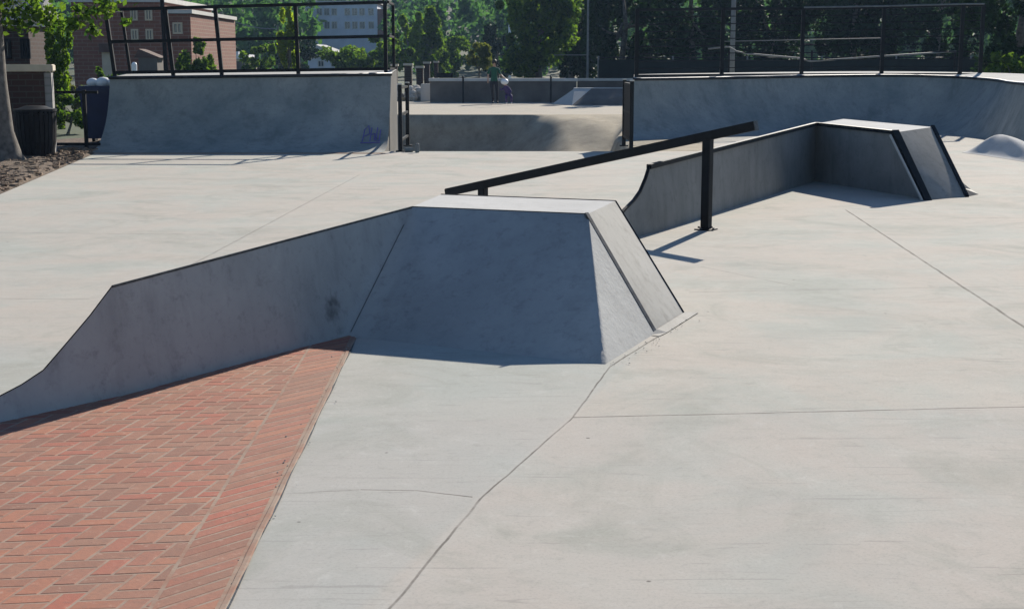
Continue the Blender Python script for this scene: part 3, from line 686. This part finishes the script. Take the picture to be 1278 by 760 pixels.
g = MB(); g.tube([(6.9, 45.2, 0), (6.9, 45.2, .35)], .16, 14); g.build('base', 'deck', t)
g = MB(); g.tube([(6.9, 45.2, 7), (6.9, 44.6, 7.3), (6.9, 43.8, 7.35)], .04, 8); g.box((6.9, 43.4, 7.35), (.3, .8, .12)); g.build('lamp_arm', 'galv', t)
t = thing('pipe_handrail', (8, 44, 0), 'pale kinked pipe handrail seen through the right railing', 'handrail')
yy = 44.0
def hx(px): return (px-639)/1775*yy
def hz(py): return 1.6-(py-78)/1775*yy
g = MB(); P = [(hx(880), yy, hz(62)), (hx(905), yy, hz(59.5)), (hx(915), yy, hz(65)), (hx(925), yy, hz(67.5)), (hx(990), yy, hz(73)), (hx(1006), yy, hz(77)), (hx(1050), yy, hz(74)), (hx(1090), yy, hz(71)), (hx(1185), yy, hz(65))]
g.tube(P, .025, 8); g.build('lower_pipe', 'galv', t, smooth=True)
g = MB(); g.tube([(hx(897), yy, hz(53)), (hx(1095), yy, hz(49))], .012, 8); g.build('upper_pipe', 'galv', t, smooth=True)
for px in (906, 1008, 1092, 1184): g = MB(); g.tube([(hx(px), yy+.03, 0), (hx(px), yy+.03, hz(64))], .03, 8); g.build('post', 'steel', t)

# ------------------------------------------------------------------ left foreground furniture
t = thing('gate_pillar', (-8.4, 24.9, 0), 'brick pillar with a flat pale stone cap behind the trash can', 'pillar')
rz = R(14)
g = MB(); g.box((-8.42, 25.0, .72), (.60, .60, 1.44), rz); g.build('shaft', 'brickdark', t, bevel=.006)
ex = V(math.cos(rz), math.sin(rz), 0)
g = MB(); g.box(V(-8.42, 25.0, .71)+ex*.36+V(0, 0, 0), (.12, .56, 1.42), rz); g.build('lit_side', 'lit_side_grey', t, bevel=.006)  # added facing whose colour imitates sun on the pillar's right face
g = MB(); g.box((-8.38, 25.0, 1.50), (.84, .74, .12), rz); g.build('cap', 'stone', t, bevel=.015)
t = thing('trash_can', (-7.95, 23.9, 0), 'black slatted trash can on the mulch beside the pale tree trunk', 'trash can')
cx, cy = -7.98, 24.0
for i in range(26):
    a = 2*math.pi*i/26; g = MB(); rz2 = a
    P = [(cx+r_*math.cos(a), cy+r_*math.sin(a), z) for r_, z in ((.26, .04), (.31, .3), (.33, .6), (.33, .80))]
    for p, q in zip(P[:-1], P[1:]): g.bar(p, q, .062, .012, up=V(math.cos(a), math.sin(a), 0))
    g.build('slat', 'blackpl', t)
g = MB(); g.tube([(cx, cy, .02), (cx, cy, .4), (cx, cy, .74)], [.24, .28, .30], 24); g.build('liner', 'blackpl', t, smooth=False)
g = MB(); g.tube([(cx, cy, .79), (cx, cy, .83)], [.35, .35], 28); g.tube([(cx, cy, .83), (cx, cy, .88)], [.3, .16], 28); g.build('rim', 'steel', t)
t = thing('pipe_fence', (-7.8, 26.5, 0), 'short low black pipe fence between the trash can and the left quarter pipe', 'fence')
for x in (-8.7, -7.80): g = MB(); g.bar((x, 26.2, 0), (x, 26.2, 1.1), .06, .06, up=V(0, 1, 0)); g.build('post', 'steel', t)
for z in (1.06, .12): g = MB(); g.bar((-8.95, 26.2, z), (-7.55, 26.2, z), .05, .05); g.build('cross_rail', 'steel', t)
for x in (-8.05, -8.28): pass
t = thing('recycling_bin', (-8.1, 28.4, 0), 'dark blue wheeled bin with white bags on top beside the quarter pipe', 'bin')
g = MB(); g.loft([[(x*s+-8.15, y*s+28.4, z) for x, y in ((-.3, -.35), (.3, -.35), (.3, .35), (-.3, .35), (-.3, -.35))] for s, z in ((.8, .12), (1, 1.0))]); g.build('bin_body', 'blue', t)
g = MB(); g.box((-8.15, 28.4, 1.07), (.7, .8, .14)); g.build('lid', 'blue', t, bevel=.04)
g = MB()
for dx, r_ in ((-.15, .13), (.06, .16), (.22, .11)): g.sphere((-8.12+dx, 28.4, 1.2), r_, (1, 1, .7), 10, 7)
g.build('bag', 'white', t, smooth=True)
for dx in (-.22, .22): g = MB(); g.tube([(-8.15+dx-.03, 28.7, .12), (-8.15+dx+.03, 28.7, .12)], .12, 14); g.build('wheel', 'blackpl', t)
t = thing('thin_pole', (-8, 33.5, 0), 'thin dark pole rising past the brick building behind the left railing', 'pole')
g = MB(); g.tube([(-8.02, 33.5, 0), (-8.12, 33.5, 6)], .05, 8); g.build('pole', 'steel', t); g = MB(); g.tube([(-8.02, 33.5, 0), (-8.02, 33.5, .12)], .12, 12); g.build('base', 'steel', t)

# ------------------------------------------------------------------ trees
def leafmesh(name, mat, pts, size, parent, seed, up=.35, aspect=.62):
    r = np.random.default_rng(seed); n = len(pts); nrm = r.normal(size=(n, 3)); nrm[:, 2] += up
    nrm /= np.linalg.norm(nrm, axis=1)[:, None]; a = np.cross(nrm, r.normal(size=(n, 3))); a /= np.linalg.norm(a, axis=1)[:, None]; b = np.cross(nrm, a)
    s = size*r.uniform(.6, 1.35, n)[:, None]; off = np.array(wloc(parent))
    c = pts-off; bend = nrm*s*.18
    v = np.stack([c-a*s-bend, c-b*s*aspect, c+a*s-bend, c+b*s*aspect], 1).reshape(-1, 3)
    me = bpy.data.meshes.new(name); me.vertices.add(4*n); me.vertices.foreach_set('co', v.ravel())
    me.loops.add(4*n); me.loops.foreach_set('vertex_index', np.arange(4*n)); me.polygons.add(n)
    me.polygons.foreach_set('loop_start', np.arange(0, 4*n, 4)); me.materials.append(M[mat]); me.update(calc_edges=True); me.validate()
    o = bpy.data.objects.new(name, me); COL.objects.link(o); o.parent = parent; WL[o.name] = wloc(parent); return o
def crown_pts(c, rad, n, nb, seed, shape='round', fill=.25):
    r = np.random.default_rng(seed); c = np.array(c); rad = np.array(rad)
    u = r.normal(size=(nb, 3)); u /= np.linalg.norm(u, axis=1)[:, None]; k = r.uniform(.25, 1.0, nb)**.6
    bc = u*k[:, None]
    if shape == 'cone': bc[:, :2] *= np.clip((1.02-bc[:, 2:3])*.55, .12, 1.1)
    if shape == 'column': bc[:, :2] *= .75
    br = r.uniform(.10, .34, nb)*(.8 if nb > 30 else 1)
    i = r.integers(0, nb, n); d = r.normal(size=(n, 3)); d /= np.linalg.norm(d, axis=1)[:, None]
    q = bc[i]+d*br[i][:, None]*(r.uniform(fill, 1, n)**.45)[:, None]
    return c+q*rad, c+bc*rad
def tree(name, x, y, label, cat='tree', h=6, r=2, z0=.3, n=5000, nb=26, leaf=.12, mat='leaf_mid', seed=1, shape='round', group=None, trunk=.15, tm='bark', lean=0, zg=0, fill=.25, multi=6):
    t = thing(name, (x, y, zg), label, cat, group)
    zc = zg+(h*(1+z0))/2; rz_ = h*(1-z0)/2
    pts, bc = crown_pts((x+lean, y, zc), (r, r, rz_), n, nb, seed, shape, fill)
    leafmesh('crown', mat, pts, leaf, t, seed)
    g = MB(); rs = random.Random(seed)
    top = V(x+lean*.8, y, zg+h*(.75 if shape != 'round' else .6))
    P = [V(x, y, zg-.05), V(x+.02, y, zg+.25*trunk/.15*.4), lerp(V(x, y, zg), top, .35)+V(rs.uniform(-.1, .1), 0, 0), lerp(V(x, y, zg), top, .7)+V(rs.uniform(-.15, .15), 0, 0), top]
    g.tube(P, [trunk*1.5, trunk*1.05, trunk*.85, trunk*.6, trunk*.25], 9)
    for i in rs.sample(range(nb), min(nb, multi)):
        e = V(*bc[i]); s = lerp(V(x, y, zg), top, rs.uniform(.4, .85)); m = lerp(s, e, .5)+V(0, 0, -.06*r)
        g.tube([s, m, e], [trunk*.4, trunk*.28, trunk*.1], 6)
    g.build('trunk', tm, t, smooth=True)
    return t
# pale-barked tree at the left edge, its crown mostly above the picture
t = thing('street_tree', (-8.1, 22.9, 0), 'tree with a flaring trunk standing in the mulch beside the trash can', 'tree')
g = MB(); g.tube([(-8.08, 22.9, -.05), (-8.10, 22.9, .12), (-8.16, 22.9, .5), (-8.22, 22.95, 1.3), (-8.25, 23, 2.3), (-8.3, 23.1, 3.4)], [.32, .23, .18, .16, .15, .13], 16)
for e in ((-7.2, 23.6, 4.2), (-9.6, 22.4, 4.6), (-8.2, 24.8, 4.8), (-6.6, 23.0, 3.2), (-9.0, 21.8, 4.0)): g.tube([(-8.25, 23, 2.5), tuple((np.array(e)+np.array((-8.25, 23, 2.6)))/2+np.array((0, 0, .1))), e], [.08, .055, .02], 7)
g.build('trunk', 'bark', t, smooth=True)
p1, _ = crown_pts((-8.3, 23.4, 4.6), (3.0, 2.8, 2.1), 9000, 40, 5, 'round')
rg = np.random.default_rng(8); ex_ = []
for cxx, czz, rr_, nn in ((-8.1, 2.42, .34, 190), (-7.55, 2.42, .30, 160), (-8.75, 2.5, .36, 200), (-6.85, 2.36, .20, 80), (-7.05, 2.22, .12, 34), (-6.72, 2.08, .10, 26), (-7.9, 2.22, .16, 40), (-6.45, 2.6, .25, 60), (-7.4, 2.25, .2, 60), (-6.5, 2.42, .14, 40), (-6.15, 2.24, .07, 14), (-8.5, 2.28, .22, 80)):
    ex_.append(rg.normal(size=(nn, 3))*np.array((rr_*.6, rr_*.6, rr_*.42))+np.array((cxx, 23.2, czz)))
p1 = np.concatenate([p1]+ex_); leafmesh('crown', 'leaf_mid', p1, .065, t, 5)
# individual background trees and shrubs: name, x, y, label, kwargs
def X(px, y): return (px-639)/1775*y
def Hh(py, y): return 1.6-(py-78)/1775*y
TR = [
 ('ivy_column', X(82, 35.5), 35.5, 'narrow bright green climbing plant beside the dark brick wall at far left', 'shrub', dict(h=Hh(8, 35.5), r=.42, z0=.02, n=4200, nb=34, leaf=.06, mat='leaf_bright', shape='column', trunk=.05)),
 ('garden_shrub', X(103, 42), 42, 'small yellow green shrub at the foot of the brick building', 'shrub', dict(h=Hh(93, 42), r=.55, z0=.02, n=1500, nb=16, leaf=.06, mat='leaf_olive', trunk=.03)),
 ('garden_shrub', X(138, 44), 44, 'dark low shrub beside the cream door of the brick building', 'shrub', dict(h=Hh(83, 44), r=.50, z0=.02, n=1500, nb=16, leaf=.06, mat='leaf_mid', trunk=.03)),
 ('garden_shrub', X(88, 33), 33, 'low green shrub behind the pipe fence near the stone-capped pillar', 'shrub', dict(h=Hh(112, 34), r=.65, z0=.02, n=1500, nb=16, leaf=.06, mat='leaf_mid', trunk=.03)),
 ('round_bush', X(251, 55), 55, 'round dark green bush behind the middle of the left railing', 'shrub', dict(h=Hh(52, 55), r=.80, z0=.02, n=5500, nb=60, leaf=.075, mat='leaf_mid', trunk=.05)),
 ('columnar_tree', X(364, 70), 70, 'tall narrow yellow green tree seen through the left railing', 'tree', dict(h=Hh(10, 70), r=.62, z0=.05, n=5200, nb=36, leaf=.085, mat='leaf_lime', shape='column', trunk=.08)),
 ('garden_tree', X(325, 85), 85, 'light green small tree between the white shed and the narrow yellow tree', 'tree', dict(h=Hh(52, 85), r=1.2, z0=.1, n=2200, nb=20, leaf=.12, mat='leaf_mid', trunk=.08)),
 ('garden_tree', X(455, 95), 95, 'green tree behind the right end of the left railing', 'tree', dict(h=Hh(45, 95), r=2.4, z0=.1, n=4200, nb=30, leaf=.15, mat='leaf_mid', trunk=.12)),
 ('garden_tree', X(405, 126), 110, 'green tree in front of the pale blue apartment house', 'tree', dict(h=Hh(48, 110), r=2.2, z0=.1, n=3600, nb=26, leaf=.16, mat='leaf_dark', trunk=.12)),
 ('mid_tree', X(512, 105), 105, 'green tree with a lit top, just right of the left railing end', 'tree', dict(h=Hh(18, 105), r=1.7, z0=.12, n=6000, nb=34, leaf=.14, mat='leaf_bright', trunk=.16, fill=.5)),
 ('mid_tree', X(538, 100), 100, 'tall pointed green tree left of centre with yellow green top', 'tree', dict(h=Hh(14, 100), r=2.1, z0=.08, n=8000, nb=40, leaf=.14, mat='leaf_mid', shape='cone', trunk=.16)),
 ('mid_tree', X(560, 106), 106, 'green tree sloping down towards the person in green', 'tree', dict(h=Hh(40, 106), r=1.6, z0=.05, n=5000, nb=30, leaf=.14, mat='leaf_mid', trunk=.14)),
 ('mid_tree', X(622, 112), 112, 'dark rounded tree at the foot of the pale street lamp', 'tree', dict(h=Hh(26, 112), r=1.5, z0=.04, n=4500, nb=30, leaf=.14, mat='leaf_dark', trunk=.12)),
 ('small_tree', X(598, 82), 82, 'small olive green flat-topped tree right behind the person in green', 'tree', dict(h=Hh(54, 82), r=1.15, z0=.42, n=2600, nb=20, leaf=.10, mat='leaf_olive', trunk=.06)),
 ('big_tree', X(672, 78), 78, 'big dark leafy tree with yellow green highlights right of centre', 'tree', dict(h=Hh(-40, 78), r=2.3, z0=.06, n=10000, nb=75, leaf=.14, mat='leaf_mid', trunk=.2)),
 ('big_tree', X(712, 84), 84, 'big dark tree tucked behind the right side of the leafy centre tree', 'tree', dict(h=Hh(-60, 84), r=2.4, z0=.06, n=12000, nb=50, leaf=.14, mat='leaf_dark', trunk=.2)),
 ('shade_tree', X(775, 72), 72, 'dark tree behind the left end of the right railing', 'tree', dict(h=8, r=2.5, z0=.04, n=12000, nb=50, leaf=.13, mat='leaf_dark', trunk=.2)),
 ('shade_tree', X(860, 68), 68, 'dark tree left of the pale light pole', 'tree', dict(h=9, r=2.9, z0=.03, n=13000, nb=50, leaf=.13, mat='leaf_dark', trunk=.2)),
 ('shade_tree', X(960, 70), 70, 'dark tree right of the pale light pole', 'tree', dict(h=9, r=3.1, z0=.03, n=13000, nb=50, leaf=.13, mat='leaf_dark', trunk=.2)),
 ('shade_tree', X(1060, 67), 67, 'dark tree behind the right half of the right railing', 'tree', dict(h=9, r=3.0, z0=.03, n=13000, nb=50, leaf=.13, mat='leaf_dark', trunk=.2)),
 ('shade_tree', X(1160, 66), 66, 'dark tree behind the right end of the right railing', 'tree', dict(h=9, r=3.0, z0=.03, n=13000, nb=50, leaf=.13, mat='leaf_dark', trunk=.2)),
 ('edge_tree', X(1265, 46), 46, 'dark leafy tree at the right edge with a few lit leaves', 'tree', dict(h=6, r=2.0, z0=.03, n=13000, nb=50, leaf=.09, mat='leaf_dark', trunk=.2)),
 ('edge_shrub', X(1262, 43), 43, 'bushy shrub with yellow green leaves behind the right end of the curved ramp', 'shrub', dict(h=2.0, r=1.0, z0=.02, n=4500, nb=30, leaf=.07, mat='leaf_mid', trunk=.05)),
]
for i, (nm, x, y, lb, ct, kw) in enumerate(TR): tree(nm, x, y, lb, ct, seed=20+i, **kw)

# hills and the woods on them
def hillz(x, y):
    t = sm(130, 700, y); return 95*t+6*math.sin(x*.013+1)*t+4*math.sin(x*.031+y*.02)*t+sm(60, 400, abs(x))*10*t
g = MB(); rows = []
for j in range(40):
    y = lerp(120, 900, j/39); rows.append([(lerp(-700, 700, i/50), y, hillz(lerp(-700, 700, i/50), y)-.5) for i in range(51)])
g.loft(rows); struct(g.build('hills', 'ground', smooth=True))
rg = np.random.default_rng(77); P = []
for i in range(900):
    y = 135+abs(rg.normal())*120; x = rg.uniform(-.48, .48)*y*1.25
    if y < 215 and X(375, y) < x < X(495, y): continue
    if y < 110: continue
    z = hillz(x, y); h = rg.uniform(5, 11); r_ = h*rg.uniform(.28, .42)
    q, _ = crown_pts((x, y, z+h*.52), (r_, r_, h*.5), 230, 12, 1000+i, 'cone' if rg.random() < .3 else 'round'); P.append(q)
P = np.concatenate(P)
root = bpy.data.objects.new('tmp', None)
o = leafmesh('far_woods', 'leaf_far', P, .42, None, 3); tag(o, kind='stuff')

# ------------------------------------------------------------------ buildings
def windows(parent, cells, y, glass='glass', fr='whitecap', d=.06):
    for (x0, x1, z0, z1) in cells:
        g = MB(); w_ = .07
        for a in ((x0, x1, z1-w_, z1), (x0, x1, z0, z0+w_), (x0, x0+w_, z0+w_, z1-w_), (x1-w_, x1, z0+w_, z1-w_), ((x0+x1)/2-.025, (x0+x1)/2+.025, z0+w_, z1-w_)):
            g.box(((a[0]+a[1])/2, y-d/2, (a[2]+a[3])/2), (a[1]-a[0], d, a[3]-a[2]))
        f = g.build('window', fr, parent); g = MB(); g.poly([(x0, y-.012, z0), (x1, y-.012, z0), (x1, y-.012, z1), (x0, y-.012, z1)]); g.build('pane', glass, f)
def cell(px0, px1, py0, py1, y): return (X(px0, y), X(px1, y), Hh(py1, y), Hh(py0, y))
y = 62
b = thing('brick_building', (X(150, y), y, 0), 'red brick building with pale roof trim behind the left end of the railing', 'building')
g = MB(); x0, x1 = X(100, y), X(212, y); g.box(((x0+x1)/2, y+5, Hh(6, y)/2), (x1-x0, 10, Hh(6, y))); g.build('wall', 'brick', b)
g = MB(); g.box(((x0+x1)/2, y+4.95, Hh(3, y)), (x1-x0+.2, 10.1, .2)); g.build('roof_trim', 'whitecap', b)
g = MB(); x2, x3 = X(212, y)+.005, X(244, y); g.box(((x2+x3)/2, y+5.2, Hh(20, y)/2), (x3-x2, 10, Hh(20, y))); g.build('wing_wall', 'brick', b)
g = MB(); g.box(((x2+x3)/2+.06, y+5.1, Hh(17, y)), (x3-x2+.1, 10.1, .16)); g.build('wing_roof_trim', 'whitecap', b)
windows(b, [cell(a, a+9, c, c+14, y) for a in (172, 190) for c in (14, 38)], y, fr='cream')
windows(b, [cell(222, 234, 30, 44, y)], y+.2, fr='cream')
c = cell(135, 149, 66, 96, y); g = MB(); g.box(((c[0]+c[1])/2, y-.02, (c[3])/2), (c[1]-c[0], .05, c[3])); g.build('door', 'cream', b)
c = cell(134, 150, 56, 66, y); g = MB(); g.box(((c[0]+c[1])/2, y-.15, (c[2]+c[3])/2), (c[1]-c[0], .3, c[3]-c[2])); g.build('door_canopy', 'roofbrown', b)
y = 58; b = thing('small_kiosk', (X(188, y), y, 0), 'small hut with a brown pitched roof in front of the brick building', 'hut')
c = cell(178, 204, 62, 88, y); g = MB(); g.box(((c[0]+c[1])/2, y+.5, c[2]/2+.25), (c[1]-c[0]-.1, 1, c[2]+.5)); g.build('wall', 'walldark', b)
g = MB(); xm = X(181, y); g.add([(c[0]-.1, y-.1, c[2]+.5), (xm, y-.1, c[3]), (c[1]+.1, y-.1, c[2]+.5), (c[0]-.1, y+1.1, c[2]+.5), (xm, y+1.1, c[3]), (c[1]+.1, y+1.1, c[2]+.5)], [(0, 2, 1), (3, 4, 5), (0, 1, 4, 3), (1, 2, 5, 4), (0, 3, 5, 2)]); g.build('roof', 'roofbrown', b)
t = thing('bollard', (X(174, 50), 50, 0), 'short white bollard in front of the brown roofed hut', 'bollard'); g = MB(); g.tube([(X(174, 50), 50, 0), (X(174, 50), 50, 1.25), (X(174, 50), 50, 1.5)], [.09, .09, .1], 10); g.build('shaft', 'white', t)
g = MB(); g.sphere((X(174, 50), 50, 1.5), .1); g.build('cap', 'white', t)
y = 36; b = thing('dark_brick_house', (X(20, y), y, 0), 'dark brick house with a pale eave at the far left edge behind the tree', 'building')
x0, x1 = X(-120, y), X(46, y); g = MB(); g.box(((x0+x1)/2, y+1, Hh(34, y)/2), (x1-x0, 2, Hh(34, y))); g.build('wall', 'brickdark', b)
g = MB(); g.box(((x0+x1)/2, y+1, Hh(31, y)), (x1-x0+.15, 2.2, .14)); g.build('eave', 'whitecap', b)
g = MB(); zt = Hh(31, y)+.07; g.add([(x0-.2, y-.3, zt), (x1+.2, y-.3, zt), (x1+.2, y+2.3, zt), (x0-.2, y+2.3, zt), (x0-.2, y+1, zt+.6), (x1+.2, y+1, zt+.6)], [(0, 1, 5, 4), (2, 3, 4, 5), (1, 2, 5), (3, 0, 4), (0, 3, 2, 1)]); g.build('roof', 'roofgrey', b)
windows(b, [cell(10, 24, 50, 74, y), cell(36, 48, 50, 74, y)], y, fr='blackpl')
y = 92; b = thing('white_shed', (X(298, y), y, 0), 'small cream shed with a notched white roof edge seen low through the left railing', 'shed')
c = cell(281, 315, 74, 86, y); g = MB(); g.box(((c[0]+c[1])/2, y+1.5, c[3]/2), (c[1]-c[0], 3, c[3])); g.build('wall', 'cream', b)
g = MB(); g.box(((c[0]+c[1])/2-.1, y+1.4, c[3]+.14), (c[1]-c[0]-.1, 3.1, .26))
for i in range(5): g.box((c[0]+.1+i*.33, y-.03, c[3]+.36), (.16, .25, .18))
g.build('roof_trim', 'white', b); c2 = cell(286, 310, 77, 86, y); g = MB(); g.poly([(c2[0], y-.012, .4), (c2[1], y-.012, .4), (c2[1], y-.012, c2[3]), (c2[0], y-.012, c2[3])]); g.build('door', 'walldark', b)
y = 190; b = thing('apartment_house', (X(432, y), y, 3), 'pale blue apartment house with rows of windows on the hillside', 'building')
zb = hillz(X(432, y), y)-1
x0, x1 = X(383, y), X(474, y); g = MB(); g.box(((x0+x1)/2, y+5, (Hh(8, y)+zb)/2), (x1-x0, 10, Hh(8, y)-zb)); g.build('wall', 'siding', b)
g = MB(); g.box(((x0+x1)/2, y+5, Hh(6, y)), (x1-x0+.6, 10.6, .3)); g.build('roof_trim', 'whitecap', b)
g = MB(); x2 = X(482, y); g.box(((x1+x2)/2+.01, y+5.1, (Hh(14, y)+zb)/2), (x2-x1, 9.8, Hh(14, y)-zb)); g.build('brick_wing', 'brick', b)
windows(b, [cell(a, a+7, c, c+9, y) for a in (388, 400, 409, 418, 434, 443, 452, 463) for c in (13, 29)], y)
y = 120; b = thing('gabled_house', (X(410, y), y, 0), 'house with a pale grey gabled roof low behind the left railing', 'house')
c = cell(388, 432, 72, 90, y); g = MB(); g.box(((c[0]+c[1])/2, y+4, c[3]/2), (c[1]-c[0], 8, c[3])); g.build('wall', 'siding', b)
xm = X(396, y); zt = Hh(56, y); g = MB(); g.add([(c[0]-.2, y-.3, c[3]), (xm, y-.3, zt), (c[1]+.4, y-.3, c[3]), (c[0]-.2, y+8, c[3]), (xm, y+8, zt), (c[1]+.4, y+8, c[3])], [(0, 2, 1), (3, 4, 5), (0, 1, 4, 3), (1, 2, 5, 4), (0, 3, 5, 2)]); g.build('roof', 'deck', b)
g = MB(); g.box((X(389, y), y+1, Hh(57, y)), (.35, .4, 1.3)); g.build('chimney', 'cream', b)
windows(b, [cell(400, 408, 76, 84, y), cell(416, 424, 76, 84, y)], y)
y = 98; b = thing('tan_shed', (X(440, y), y, 0), 'small tan shed beside the gabled grey house', 'shed'); c = cell(430, 447, 70, 88, y)
g = MB(); g.box(((c[0]+c[1])/2, y+1, c[3]/2-.15), (c[1]-c[0], 2, c[3]-.3)); g.build('wall', 'cream', b)
g = MB(); g.add([(c[0]-.1, y-.1, c[3]-.3), ((c[0]+c[1])/2, y-.1, c[3]+.1), (c[1]+.1, y-.1, c[3]-.3), (c[0]-.1, y+2.1, c[3]-.3), ((c[0]+c[1])/2, y+2.1, c[3]+.1), (c[1]+.1, y+2.1, c[3]-.3)], [(0, 2, 1), (3, 4, 5), (0, 1, 4, 3), (1, 2, 5, 4), (0, 3, 5, 2)]); g.build('roof', 'stone', b)
t = thing('street_lamp', (X(633, 120), 120, 0), 'pale street lamp among the trees above the person in green', 'street lamp')
xx = X(636, 120); zt = Hh(3, 120); g = MB(); g.tube([(xx, 120, 0), (xx, 120, zt)], [.12, .09], 8); g.build('pole', 'white', t); g = MB(); g.box((xx+.35, 120, zt+.05), (1.0, .3, .16)); g.build('lamp_head', 'white', t, bevel=.03)
t = thing('power_line', (X(300, 130), 130, 0), 'pale power line sagging across the hillside above the white shed', 'cable')
g = MB(); g.tube([(X(283, 130)+(X(352, 130)-X(283, 130))*k_/10, 130, lerp(Hh(22, 130), Hh(38, 130), k_/10)-.35*math.sin(math.pi*k_/10)) for k_ in range(11)], .05, 6); g.build('wire', 'galv', t)
for px, py in ((283, 22), (352, 38)): g = MB(); g.tube([(X(px, 130), 130, 0), (X(px, 130), 130, Hh(py, 130)+.3)], .09, 7); g.build('utility_pole', 'bark', t)

# ------------------------------------------------------------------ people
def skinbody(name, joints, edges, mats, matfn, parent, sub=1):
    me = bpy.data.meshes.new(name); off = wloc(parent)
    me.from_pydata([tuple(V(*p[:3])-off) for p in joints], edges, []); o = bpy.data.objects.new(name+'_tmp', me); COL.objects.link(o)
    md = o.modifiers.new('s', 'SKIN'); sv = me.skin_vertices[0].data
    for i, p in enumerate(joints): rr_ = p[3] if isinstance(p[3], tuple) else (p[3], p[3]); sv[i].radius = rr_
    sv[0].use_root = True
    s2 = o.modifiers.new('u', 'SUBSURF'); s2.levels = s2.render_levels = sub
    dg = bpy.context.evaluated_depsgraph_get(); m2 = bpy.data.meshes.new_from_object(o.evaluated_get(dg)); bpy.data.objects.remove(o)
    m2.materials.clear()
    for m in mats: m2.materials.append(M[m])
    for p in m2.polygons: p.material_index = matfn(V(*p.center)+off); p.use_smooth = True
    m2.name = name; o = bpy.data.objects.new(name, m2); COL.objects.link(o); o.parent = parent; WL[o.name] = off; return o
px, py = X(617, 56), 56.0
pr = thing('person', (px, py, 0), 'person in a green shirt and black trousers standing on the far side of the bowl', 'person', 'people')
J = [(0, 0, .86, (.13, .10)), (0, 0, 1.05, (.12, .09)), (0, -.01, 1.28, (.16, .10)), (0, -.02, 1.40, (.07, .06)), (0.01, -.05, 1.47, .045), (.01, -.07, 1.56, (.075, .085)), (.01, -.07, 1.63, (.065, .08)),
     (.17, -.02, 1.36, .055), (.24, -.10, 1.14, .042), (.38, -.22, 1.0, .032), (.43, -.26, .97, .03), (.47, -.28, .95, .018),
     (-.17, -.02, 1.36, .055), (-.23, -.03, 1.12, .042), (-.24, -.12, .90, .032), (-.24, -.15, .84, .03), (-.24, -.17, .79, .018),
     (.09, 0, .82, .085), (.11, -.02, .47, .06), (.12, .03, .09, .042), (.13, -.12, .035, .036),
     (-.09, 0, .82, .085), (-.07, .0, .47, .06), (-.05, .05, .09, .042), (-.05, -.10, .035, .036)]
Eg = [(0, 1), (1, 2), (2, 3), (3, 4), (4, 5), (5, 6), (2, 7), (7, 8), (8, 9), (9, 10), (10, 11), (2, 12), (12, 13), (13, 14), (14, 15), (15, 16), (0, 17), (17, 18), (18, 19), (19, 20), (0, 21), (21, 22), (22, 23), (23, 24)]
def mf(c):
    dx = abs(c.x-px)
    if c.z > 1.42: return 2
    if dx > .2 and c.z < 1.14 and c.z > .7: return 2
    return 0 if c.z > .88 else 1
skinbody('body', [(px+a, py+b, c, r) for a, b, c, r in J], Eg, ['green', 'black', 'skin'], mf, pr, 2)
g = MB(); g.sphere((px+.01, py-.045, 1.605), .105, (1, 1.05, 1.0)); g.build('hair', 'hair', pr, smooth=True)
g = MB(); g.sphere((px+.01, py-.155, 1.55), .018, (1, 1, 1.3), 8, 6); g.build('nose', 'skin', pr, smooth=True)
qx, qy = px+.52, 55.85
pc = thing('person', (qx, qy, 0), 'small child in purple clothes and a white helmet crouching beside the adult in green', 'person', 'people')
J2 = [(.06, .05, .36, (.10, .09)), (.02, -.02, .48, (.10, .08)), (-.04, -.08, .62, (.11, .08)), (-.07, -.11, .69, .05), (-.09, -.14, .74, .04), (-.11, -.17, .80, (.08, .085)), (-.11, -.17, .85, (.07, .08)),
      (.07, -.08, .60, .04), (.14, -.2, .48, .03), (.06, -.3, .42, .024), (.03, -.33, .40, .016), (-.16, -.08, .60, .04), (-.24, -.16, .52, .03), (-.28, -.22, .60, .024), (-.29, -.24, .64, .016),
      (.12, .04, .34, .07), (.15, -.14, .26, .05), (.15, .0, .07, .036), (.15, -.10, .03, .03), (-.02, .04, .34, .07), (-.05, -.14, .26, .05), (-.04, .0, .07, .036), (-.04, -.10, .03, .03)]
E2_ = [(0, 1), (1, 2), (2, 3), (3, 4), (4, 5), (5, 6), (2, 7), (7, 8), (8, 9), (9, 10), (2, 11), (11, 12), (12, 13), (13, 14), (0, 15), (15, 16), (16, 17), (17, 18), (0, 19), (19, 20), (20, 21), (21, 22)]
skinbody('body', [(qx+a, qy+b, c, r) for a, b, c, r in J2], E2_, ['violet', 'skin', 'white'], lambda c: 1 if c.z > .71 else (2 if c.z < .05 else 0), pc, 2)
g = MB(); g.sphere((qx-.11, qy-.16, .85), .135, (1.15, 1.2, .85)); g.build('helmet', 'white', pc, smooth=True)

# ------------------------------------------------------------------ air
g = MB(); g.box((0, 480, 60), (2400, 1100, 128)); hz_ = g.build('haze', 'ground'); hz_.data.materials.clear()
mh = bpy.data.materials.new('haze'); mh.use_nodes = True; t_ = mh.node_tree; t_.nodes.clear()
ov = t_.nodes.new('ShaderNodeOutputMaterial'); pv_ = t_.nodes.new('ShaderNodeVolumePrincipled'); pv_.inputs['Color'].default_value = (.45, .68, 1, 1)
pv_.inputs['Density'].default_value = .00030; pv_.inputs['Anisotropy'].default_value = .2; t_.links.new(pv_.outputs[0], ov.inputs['Volume'])
hz_.data.materials.append(mh); tag(hz_, kind='stuff')
